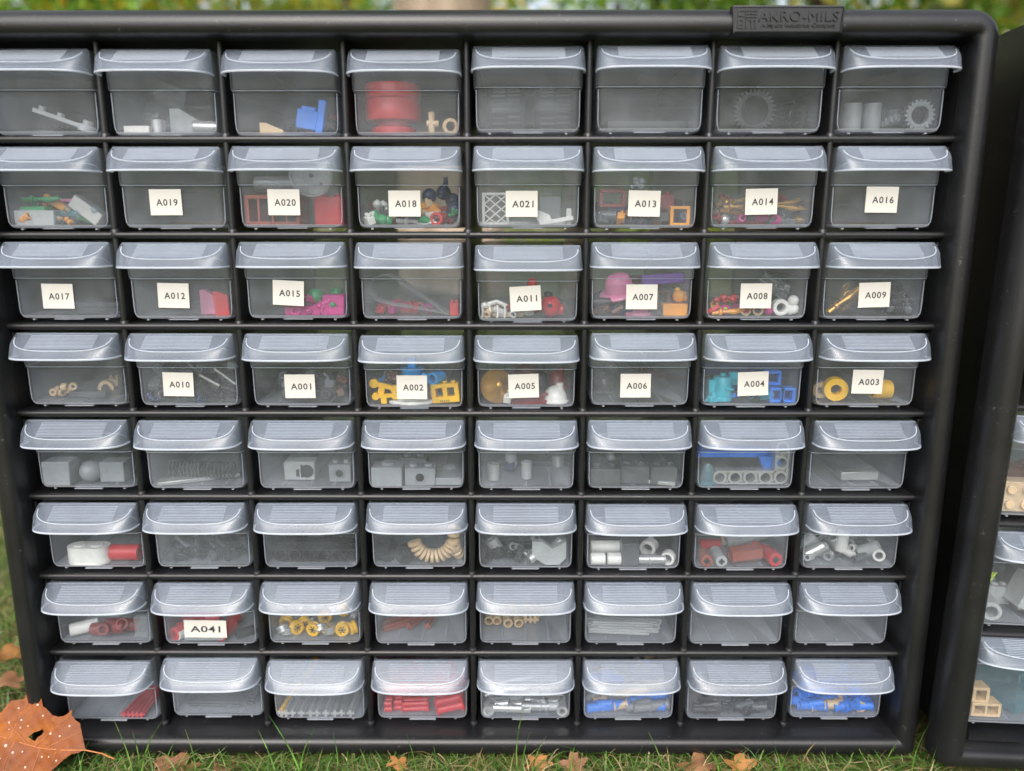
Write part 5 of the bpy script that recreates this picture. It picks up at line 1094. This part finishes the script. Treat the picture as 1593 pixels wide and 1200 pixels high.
# loose black clip lying on the second cabinet's floor
E_ = MBw @ Matrix.Translation(((-4 * PX + 20) * .001, -.001, (-8 * PZ + .3 + GZ) * .001))
o = link('flat_clip', MB().prism([(-14, 0), (14, 0), (11, 8), (-9, 8)], 0, 1.6, 'xy').mesh('flat_clip'), M['black'], None, E_.translation, E_.to_euler()); tag(o, 'flat black clip lying on the second cabinet floor', 'clip')

# ------------------------------------------------------------------ lawn, leaves and trees
def numpy_mesh(name, V, Fq, col, mat):
    """V (n,3) metres, Fq (m,4) quads, col (m,3) one colour per quad"""
    me = bpy.data.meshes.new(name); me.vertices.add(len(V)); me.vertices.foreach_set('co', V.astype(np.float32).ravel())
    m_ = len(Fq); me.loops.add(m_ * 4); me.loops.foreach_set('vertex_index', Fq.astype(np.int32).ravel())
    me.polygons.add(m_); me.polygons.foreach_set('loop_start', np.arange(0, m_ * 4, 4, dtype=np.int32)); me.polygons.foreach_set('loop_total', np.full(m_, 4, np.int32))
    a = me.attributes.new('tint', 'FLOAT_COLOR', 'FACE'); cc = np.ones((m_, 4), np.float32); cc[:, :3] = col; a.data.foreach_set('color', cc.ravel())
    me.update(calc_edges=True); me.shade_smooth(); me.materials.append(mat)
    return me
GREENS = np.array([(.055, .14, .018), (.08, .19, .025), (.12, .22, .03), (.04, .10, .015), (.16, .24, .05), (.30, .24, .10), (.42, .34, .17), (.22, .17, .07)])
def blades(name, x, y, h, w, lean, pal, flop=.0):
    n = len(x); az = rng.uniform(0, 2 * np.pi, n); face = rng.uniform(0, 2 * np.pi, n)
    ts = np.array([0, .35, .7, 1.0]); ws = np.array([1, .85, .55, .06])
    V = np.zeros((n, 4, 2, 3)); dx, dy = np.cos(az), np.sin(az); fx, fy = np.cos(face), np.sin(face)
    for i, t_ in enumerate(ts):
        bend = lean * t_ ** 1.8 * h; cx_ = x + dx * bend; cy_ = y + dy * bend; cz_ = h * (t_ - .35 * lean * t_ ** 3)
        for j, s_ in enumerate((-1, 1)):
            V[:, i, j, 0] = cx_ + fx * s_ * w * ws[i] / 2; V[:, i, j, 1] = cy_ + fy * s_ * w * ws[i] / 2; V[:, i, j, 2] = np.maximum(cz_, .0005 * (i + 1)) + flop
    b0 = (np.arange(n) * 8)[:, None]
    q = np.concatenate([b0 + np.array([[2 * i, 2 * i + 1, 2 * i + 3, 2 * i + 2]]) for i in range(3)], 1).reshape(n * 3, 4)
    col = GREENS[rng.choice(len(GREENS), n, p=pal)] * rng.uniform(.75, 1.25, (n, 1))
    return numpy_mesh(name, V.reshape(-1, 3), q, np.repeat(col, 3, 0), M['grass'])
def clear_of(x, y): # keep blades out from under the cabinets
    main = (np.abs(x) < .252) & (y > -.0105) & (y < .165)
    sec = (x > .262) & (x < .8) & (y > -.034) & (y < .15)
    return ~(main | sec)
pal = [.2, .22, .16, .12, .1, .08, .06, .06]
def field(name, n, x0, x1, y0, y1, h0, h1, w, lean, pal=pal):
    x = rng.uniform(x0, x1, n); y = rng.uniform(y0, y1, n); k = clear_of(x, y); x, y = x[k], y[k]; m_ = len(x)
    o = link(name, blades(name, x, y, rng.uniform(h0, h1, m_), rng.uniform(w * .6, w * 1.2, m_), rng.uniform(*lean, m_), pal)); tag(o, kind='stuff'); return o
g1 = field('grass', 30000, -.55, .65, -.26, .30, .008, .022, .0012, (.3, 2.2)); tag(g1, 'short lawn grass around the cabinets', 'grass')
g0 = field('grass', 9000, -.34, .42, -.060, -.008, .006, .020, .0009, (.5, 2.8), [.18, .2, .14, .1, .1, .1, .12, .06]); tag(g0, 'thin grass and straw right before the cabinets', 'grass')
g2 = field('grass', 42000, -2.2, 2.4, .28, 3.2, .018, .045, .0045, (.2, 1.2)); tag(g2, 'lawn grass behind the cabinets', 'grass')
g3_ = field('grass', 26000, -9, 9, 3.0, 14, .03, .08, .016, (.2, 1.2)); tag(g3_, 'far lawn grass under the trees', 'grass')
pth = [.02, .04, .05, .03, .06, .25, .35, .2]
g4 = field('dry_grass', 26000, -.5, .6, -.10, .25, .002, .007, .0011, (2.5, 6), pth); tag(g4, 'dry straw lying between the grass blades', 'dry grass')
# longer blades rising in front of the cabinet's lower edge: (photo u, v of tip, u at root, width)
mb = []
LONG = [(178, 1122, 203, .0), (252, 1122, 215, 0), (206, 1138, 210, 0), (277, 1145, 250, 0), (288, 1135, 300, 0), (228, 1160, 232, 0), (418, 1113, 470, 0), (402, 1137, 430, 0), (490, 1133, 465, 0), (518, 1140, 520, 0), (632, 1142, 645, 0), (674, 1160, 676, 0),
        (822, 1083, 808, 0), (825, 1138, 815, 0), (853, 1140, 826, 0), (880, 1160, 862, 0), (898, 1148, 892, 0), (936, 1166, 965, 0), (1008, 1137, 1040, 0), (1235, 1155, 1215, 0), (1202, 1153, 1218, 0), (1453, 1115, 1420, 0), (1461, 1153, 1455, 0), (1243, 1170, 1248, 0),
        (110, 1140, 122, 0), (1000, 1160, 985, 0), (1262, 1165, 1275, 0), (1365, 1163, 1330, 0), (560, 1165, 575, 0), (765, 1168, 750, 0), (1575, 1178, 1590, 0), (1110, 1168, 1120, 0), (140, 1150, 118, 0), (340, 1165, 352, 0)]
Vl, Ql, Cl = [], [], []
for u, v, u0, _ in LONG:
    yr = random.uniform(-34, -24); a = at(u0, 1190, yr); a.z = -GZ; tp = at(u, v, yr + random.uniform(2, 9)); o0 = len(Vl)
    wd = random.uniform(.55, .95)
    for i in range(9):
        t_ = i / 8; q = a.lerp(tp, t_); bow = math.sin(math.pi * t_) * (tp - a).length * .07 * (1 if u > u0 else -1); q = q + Vector((-bow, 0, bow * .6)); ww = wd * (1 - t_ ** 2.5) + .05
        for s_ in (-1, 1): Vl.append(tuple(W(q.x + s_ * ww / 2, q.y + s_ * .1, q.z)))
    for i in range(8): Ql.append((o0 + 2 * i, o0 + 2 * i + 1, o0 + 2 * i + 3, o0 + 2 * i + 2)); Cl.append(GREENS[random.choice([0, 0, 1, 1, 2, 3, 4])] * (1.1 if random.random() < .9 else 2))
me = numpy_mesh('tall_grass', np.array(Vl), np.array(Ql), np.array(Cl), M['grass']); o = link('tall_grass', me); tag(o, 'long thin blades rising before the lower cabinet edge', 'grass', kind='stuff')

def leaf_mat(name, c1, c2, c3, spots=False):
    m, t, b = nmat(name); n = noise(t, 45, 6, .65); r_ = ramp(t, n.outputs[0], [(.3, c1), (.5, c2), (.72, c3)])
    src = r_.outputs[0]
    if spots:
        tc = t.nodes.new('ShaderNodeTexCoord'); vo = t.nodes.new('ShaderNodeTexVoronoi'); vo.inputs['Scale'].default_value = 105; vo.inputs['Randomness'].default_value = .95
        mp = t.nodes.new('ShaderNodeMapping'); mp.inputs['Scale'].default_value = (1, 0, 1); t.links.new(tc.outputs['Object'], mp.inputs[0]); t.links.new(mp.outputs[0], vo.inputs['Vector'])
        sr = ramp(t, vo.outputs['Distance'], [(.15, (1, 1, 1)), (.20, (0, 0, 0))]); dr = ramp(t, vo.outputs['Distance'], [(.24, (.7, .7, .7)), (.36, (0, 0, 0))])
        m1 = t.nodes.new('ShaderNodeMix'); m1.data_type = 'RGBA'; t.links.new(dr.outputs[0], m1.inputs[0]); t.links.new(src, m1.inputs[6]); m1.inputs[7].default_value = (.16, .05, .03, 1)
        m2 = t.nodes.new('ShaderNodeMix'); m2.data_type = 'RGBA'; t.links.new(sr.outputs[0], m2.inputs[0]); t.links.new(m1.outputs[2], m2.inputs[6]); m2.inputs[7].default_value = (.75, .55, .42, 1)
        src = m2.outputs[2]
    t.links.new(src, b.inputs['Base Color']); b.inputs['Roughness'].default_value = .6; b.inputs['Specular IOR Level'].default_value = .25; bump(t, b, n.outputs[0], .5, .002)
    return m
LEAF_A = leaf_mat('spotted_oak_leaf', (.34, .11, .012), (.21, .06, .015), (.17, .065, .035)); 
_t = LEAF_A.node_tree; _b = _t.nodes['Principled BSDF']; _src = _b.inputs['Base Color'].links[0].from_socket
_n = noise(_t, 420, 4, .7); _r = ramp(_t, _n.outputs[0], [(.60, (1, 1, 1)), (.74, (.45, .33, .28))]); _m = _t.nodes.new('ShaderNodeMix'); _m.data_type = 'RGBA'; _m.blend_type = 'MULTIPLY'; _m.inputs[0].default_value = 1
_t.links.new(_src, _m.inputs[6]); _t.links.new(_r.outputs[0], _m.inputs[7]); _t.links.new(_m.outputs[2], _b.inputs['Base Color'])
LEAF_B = leaf_mat('brown_leaf', (.12, .05, .025), (.24, .12, .06), (.34, .18, .09)); LEAF_C = leaf_mat('yellow_leaf', (.24, .10, .025), (.34, .16, .05), (.20, .08, .03))
mm, t, b = nmat('leaf_vein'); b.inputs['Base Color'].default_value = (.42, .15, .05, 1); b.inputs['Roughness'].default_value = .5; M['vein'] = mm
def leaf_sheet(outline, hole, step, zfun, thick, name):
    """outline in mm (a, b); returns a double-sided sheet with thickness in local x, z with relief along y"""
    pts = [Vector(p) for p in outline]; n = len(pts); ed = [(i, (i + 1) % n) for i in range(n)]
    if hole:
        h0 = len(pts); pts += [Vector(p) for p in hole]; ed += [(h0 + i, h0 + (i + 1) % len(hole)) for i in range(len(hole))]
    def inside(p, poly):
        c_ = False; j = len(poly) - 1
        for i in range(len(poly)):
            if (poly[i][1] > p[1]) != (poly[j][1] > p[1]) and p[0] < (poly[j][0] - poly[i][0]) * (p[1] - poly[i][1]) / (poly[j][1] - poly[i][1]) + poly[i][0]: c_ = not c_
            j = i
        return c_
    xs = [p[0] for p in outline]; zs = [p[1] for p in outline]
    x = min(xs)
    while x < max(xs):
        z = min(zs)
        while z < max(zs):
            q = (x + random.uniform(-.2, .2) * step, z + random.uniform(-.2, .2) * step)
            if inside(q, outline) and not (hole and inside(q, hole)): pts.append(Vector(q))
            z += step
        x += step
    vs, _, fs, _, _, _ = delaunay_2d_cdt(pts, ed, [], 1, 1e-4)
    fs = [f for f in fs if not (hole and inside(sum((vs[i] for i in f), Vector((0, 0))) / len(f), hole))]
    m_ = len(vs); V = [(p.x, zfun(p.x, p.y), p.y) for p in vs] + [(p.x, zfun(p.x, p.y) + thick, p.y) for p in vs]
    cnt = {}
    for f in fs:
        for i in range(len(f)):
            a, b_ = f[i], f[(i + 1) % len(f)]; cnt[(a, b_)] = 1
    F_ = [tuple(f) for f in fs] + [tuple(i + m_ for i in f[::-1]) for f in fs]
    for a, b_ in cnt:
        if (b_, a) not in cnt: F_.append((b_, a, a + m_, b_ + m_))
    return MB().add(V, F_).mesh(name, 60)
# the big spotted oak leaf leaning on the cabinet's lower left corner; outline measured in the photo (px) on its own tilted plane
px_out = [(-60, 1150), (-52, 1128), (-30, 1120), (-12, 1124), (-4, 1110), (14, 1108), (18, 1096), (23, 1084), (30, 1092), (37, 1099), (44, 1108), (50, 1117), (56, 1119), (62, 1122), (70, 1127), (80, 1129), (88, 1128), (92, 1125), (96, 1120), (98, 1127),
          (105, 1133), (113, 1137), (118, 1148), (124, 1157), (131, 1167), (122, 1171), (112, 1173), (100, 1181), (86, 1190), (74, 1197), (66, 1206), (58, 1216), (46, 1212), (38, 1196), (28, 1194), (14, 1199), (2, 1206), (-14, 1222), (-30, 1210), (-44, 1196), (-66, 1180)]
px_hole = [(36, 1153), (42, 1148), (50, 1146), (55, 1144), (59, 1146), (57, 1150), (50, 1154), (48, 1158), (42, 1156)]
S0 = at(30, 1160, -26); kpx = (at(130, 1160, -26).x - S0.x) / 100
cv = lambda p: ((p[0] - 30) * kpx, (1160 - p[1]) * kpx * 1.22)
lf = empty('fallen_leaf', W(S0.x, -24, S0.z), (R(-34), 0, 0)); tag(lf, 'large orange oak leaf with pale spots and a hole at the cabinet corner', 'leaf')
zf = lambda a, b_: 1.1 * math.sin(a * .22 + b_ * .1) + .05 * abs(b_ + a * .12 + .5) + .5 * math.sin(b_ * .35) + .35 * math.sin(a * .9 + 1) * math.cos(b_ * .8)
link('blade', leaf_sheet([cv(p) for p in px_out], [cv(p) for p in px_hole], 1.2, zf, .2, 'blade'), LEAF_A, lf)
vb = MB(); mid = [(-66, 1150), (0, 1153), (30, 1160), (60, 1166), (100, 1168), (131, 1168), (160, 1172), (182, 1178)]
pts = [(*cv(p),) for p in mid]; vb.rod([(a, zf(a, b_) - .25, b_) for a, b_ in pts], [.2, .25, .3, .32, .36, .38, .36, .34], 6)
for p, q in (((10, 1155), (24, 1100)), ((50, 1164), (94, 1130)), ((70, 1166), (118, 1146)), ((40, 1162), (-10, 1128)), ((60, 1167), (50, 1204)), ((90, 1168), (80, 1190)), ((20, 1158), (8, 1196))):
    a0, a1 = cv(p), cv(q); vb.rod([(a0[0] + (a1[0] - a0[0]) * t_, zf(a0[0] + (a1[0] - a0[0]) * t_, a0[1] + (a1[1] - a0[1]) * t_) - .12, a0[1] + (a1[1] - a0[1]) * t_) for t_ in (0, .25, .5, .75, .95)], [.2, .17, .14, .1, .06], 5)
link('vein', vb.mesh('vein'), M['vein'], lf)
mm, t, b = nmat('leaf_gall'); b.inputs['Base Color'].default_value = (.70, .50, .38, 1); b.inputs['Roughness'].default_value = .6; M['gall'] = mm
mm, t, b = nmat('leaf_gall_edge'); b.inputs['Base Color'].default_value = (.20, .06, .03, 1); b.inputs['Roughness'].default_value = .6; M['gall2'] = mm
gm = MB().lathe([(1e-7, -.75), (.5, -.68), (.85, -.3), (1.0, -.12)], 12, 'y'); gm.lathe([(1.0, -.1), (1.35, -.14), (1.75, -.04), (1.8, .02)], 12, 'y', mi=1); gm = gm.mesh('leaf_spot', 60); gm.materials.append(M['gall']); gm.materials.append(M['gall2'])
for u_, v_, k_ in ((29, 1094, .8), (39, 1115, 1.2), (11, 1119, 1), (20, 1133, 1.1), (4, 1136, 1), (22, 1142, .8), (31, 1140, .9), (6, 1144, .7), (54, 1128, 1), (99, 1140, 1.1), (72, 1149, 1.2), (88, 1152, 1.1), (21, 1171, 1.3), (8, 1163, 1.7), (35, 1170, .9), (65, 1176, 1),
                   (77, 1176, .9), (90, 1180, 1), (42, 1188, 1.2), (2, 1178, 1), (10, 1193, .9), (86, 1167, .6), (-14, 1140, 1), (-24, 1165, 1.2), (-10, 1190, 1), (58, 1196, .7)):
    a, b_ = cv((u_, v_)); o = link('leaf_spot', gm, None, lf, (a * .001, zf(a, b_) * .001, b_ * .001)); o.scale = (k_ * .44, k_ * .3, k_ * .44)
def oak(L_, seed):
    rr = random.Random(seed); out = []
    n = 26
    for i in range(n):
        a = 2 * math.pi * i / n; r_ = L_ * (.5 + .16 * math.cos(5 * a) + .05 * math.sin(9 * a)) * rr.uniform(.85, 1.1); out.append((r_ * math.cos(a), r_ * math.sin(a) * .72))
    return out
for u, v, L_, mt, rt_, la in ((838, 1188, 17, LEAF_C, (-55, 10, 0), 'small yellow-orange curled leaf in the grass before the fifth column'), (892, 1190, 20, LEAF_B, (-50, -20, 10), 'brown ragged leaf in the grass beside a yellow one'), (620, 1190, 16, LEAF_C, (-60, 30, 0), 'pale orange leaf low in the grass at the middle'),
                          (1152, 1192, 22, LEAF_C, (-70, 5, 20), 'torn ochre leaf in the grass at the right'), (1085, 1194, 30, LEAF_B, (-80, 0, 10), 'flat brown leaf between grass before the seventh column'), (270, 1192, 30, LEAF_B, (-84, 0, 5), 'pale dry bark-like leaf flat in the grass'),
                          (12, 1060, 22, LEAF_B, (-78, 0, 40), 'dry leaf on the lawn behind the cabinet, upper of two'), (16, 1014, 26, LEAF_C, (-80, 20, 60), 'dry leaf on the lawn behind the cabinet, farther of two'), (352, 1192, 22, LEAF_B, (-80, 10, 90), 'reddish brown leaf flat in the grass by the second column')):
    d_ = at(u, v, 0) - Vector((CX, CY, CZ)); k_ = (-GZ + (7 if v > 1150 else 12) - CZ) / d_.z; p = Vector((CX, CY, CZ)) + d_ * k_
    if v > 1150: L_ *= .75
    sd_ = int(u); zf2 = lambda a, b_, s_=sd_: 1.3 * math.sin(a * .3 + s_) + 1.0 * math.cos(b_ * .35 + s_)
    o = link('fallen_leaf', leaf_sheet(oak(L_, sd_), None, L_ / 9, zf2, .25, 'fallen_leaf'), mt, None, W(p.x, p.y, p.z), [R(a) for a in rt_]); tag(o, la, 'leaf')
# a scatter of leaves over the lawn behind
for i in range(60):
    x, y = random.uniform(-1.6, 1.6), random.uniform(.35, 3.2); L_ = random.uniform(30, 60)
    if i < 6: me = leaf_sheet(oak(L_, i + 50), None, 8, lambda a, b_: 2 * math.sin(a * .1 + b_ * .07), .4, 'fallen_leaf'); me.materials.append([LEAF_B, LEAF_C, LEAF_A][i % 3]); _mesh['leaf%d' % i] = me
    o = link('fallen_leaf', _mesh['leaf%d' % (i % 6)], None, None, (x, y, .03), (R(90 + random.uniform(-15, 15)), random.uniform(-.2, .2), random.uniform(0, 6.2)))
    tag(o, 'dry autumn leaf lying on the lawn behind the cabinets', 'leaf', 'dry leaves scattered over the lawn behind')

# ---- trees
def tree(x, y, r0, h, crown, n, pal, label, barkm, lean=0.0, leaf=.07, low=1.0):
    """trunk with limbs and a crown of leaf faces; metres"""
    rt = empty('tree', (x, y, 0)); tag(rt, label, 'tree', 'trees behind the lawn')
    tb = MB(); top = h * .7
    pts = [(lean * z_ ** 1.2 * 1000 + random.uniform(-20, 20), random.uniform(-20, 20), z_ * 1000) for z_ in (0, .15, .6, 1.4, 2.4, top * .7, top)]
    tb.rod(pts, [r0 * 1450, r0 * 1150, r0 * 1000, r0 * 950, r0 * 880, r0 * 700, r0 * 400], 14)
    limbs = []
    for i in range(9):
        z0 = random.uniform(max(1.6, low), top); a = random.uniform(0, 6.28); l_ = crown * random.uniform(.6, 1.0)
        b0 = Vector((lean * z0 ** 1.2, 0, z0)); e1 = b0 + Vector((math.cos(a) * l_, math.sin(a) * l_, random.uniform(-.1, .5) * l_))
        tb.rod([tuple(b0 * 1000), tuple((b0.lerp(e1, .5) + Vector((0, 0, .15 * l_))) * 1000), tuple(e1 * 1000)], [r0 * 380, r0 * 220, r0 * 60], 6); limbs.append((b0, e1))
    link('trunk', tb.mesh('trunk', 60), barkm, rt)
    # leaf clumps along the limbs
    nc = 60; cen = np.zeros((nc, 3))
    for i in range(nc):
        b0, e1 = limbs[i % 9]; t_ = random.uniform(.3, 1.1); q = b0.lerp(e1, t_); cen[i] = (q.x + random.gauss(0, .25), q.y + random.gauss(0, .25), max(low, q.z + random.gauss(0, .35) - (.3 if low < 1.2 else 0)))
    for i in range(nc // 3): cen[i] = (random.gauss(0, crown * .6), random.gauss(0, crown * .6), random.uniform(low, h))
    k = rng.integers(0, nc, n); c_ = cen[k] + rng.normal(0, .26, (n, 3)); c_[:, 2] = np.maximum(c_[:, 2], low * .8)
    u_ = rng.normal(size=(n, 3)); u_ /= np.linalg.norm(u_, axis=1)[:, None]; w_ = rng.normal(size=(n, 3)); w_ = np.cross(u_, w_); w_ /= np.linalg.norm(w_, axis=1)[:, None]
    sz = rng.uniform(.6, 1.3, (n, 1)) * leaf; a_ = c_ - u_ * sz; b1 = c_ + w_ * sz * .45; d_ = c_ + u_ * sz; e_ = c_ - w_ * sz * .45
    V = np.stack([a_, b1, d_, e_], 1).reshape(-1, 3); Q = np.arange(n * 4).reshape(n, 4)
    pal = np.array(pal) * np.array([2.2, 2.2, 2.0]); cc = pal[(k * 7 + rng.integers(0, 2, n)) % len(pal)] * rng.uniform(.7, 1.3, (n, 1))
    link('crown', numpy_mesh('crown', V, Q, cc, M['leafage']), None, rt)
gp = [(.06, .13, .015), (.10, .19, .02), (.17, .24, .03), (.04, .08, .01), (.12, .20, .03)]
yp = [(.30, .26, .03), (.38, .24, .02), (.16, .20, .03), (.10, .16, .02)]
tree(-.27, 3.1, .215, 7, 2.6, 5000, gp, 'thick pale-barked tree trunk rising just behind the cabinet', M['bark'], low=2.4)
tree(2.6, 6.6, .12, 6, 1.8, 5000, gp, 'slim dark tree behind the maker plate', M['bark2'], low=1.9)
tree(1.55, 8.6, .10, 6, 1.6, 4500, gp, 'thin dark tree right of the thick trunk', M['bark2'], low=2.0)
tree(-3.4, 6.0, .10, 5, 1.9, 6500, gp[:3] + yp[:2], 'leafy green tree with low branches at the left', M['bark2'], low=.9)
tree(-2.3, 8.5, .08, 5, 1.5, 6000, yp, 'yellowing tree between two green ones', M['bark2'], low=1.1)
tree(-5.0, 10, .12, 6, 2.4, 8000, gp, 'green tree far back at the left', M['bark2'], low=1.0)
tree(4.6, 8.2, .12, 6, 2.2, 6500, gp[:3] + yp[1:3], 'green tree behind the gap between the cabinets', M['bark2'], low=1.0)
tree(3.6, 4.8, .09, 4.5, 1.4, 6500, gp[:2] + [(.12, .15, .06), (.22, .19, .05)], 'bushy green tree behind the second cabinet', M['bark2'], low=.8)
tree(7.2, 11, .14, 7, 2.4, 7000, yp, 'tall yellow-green tree far back at the right', M['bark2'], low=1.2)
tree(-1.4, 14, .16, 8, 2.6, 6000, gp, 'distant tree with thin foliage behind the trunk', M['bark2'], low=2.2)
tree(-8.0, 14, .16, 8, 3, 8000, gp, 'distant broad tree at the far left', M['bark2'], low=1.4)
tree(3.2, 16, .16, 8, 2.8, 5000, gp, 'distant airy tree behind the two slim ones', M['bark2'], low=2.6)
tree(1.0, 7.6, .05, 2.3, 1.1, 9000, [(.16, .22, .03), (.22, .24, .03), (.10, .17, .02)], 'low yellow-green bush behind the middle of the cabinet', M['bark2'], low=.15, leaf=.06)
tree(-1.5, 7.2, .05, 2.2, 1.1, 8000, [(.16, .22, .03), (.09, .15, .02), (.20, .20, .03)], 'low green bush left of the thick trunk', M['bark2'], low=.15, leaf=.06)
tree(3.0, 9.5, .05, 2.6, 1.3, 8000, [(.12, .20, .03), (.20, .22, .03)], 'low round bush behind the maker plate', M['bark2'], low=.15, leaf=.07)
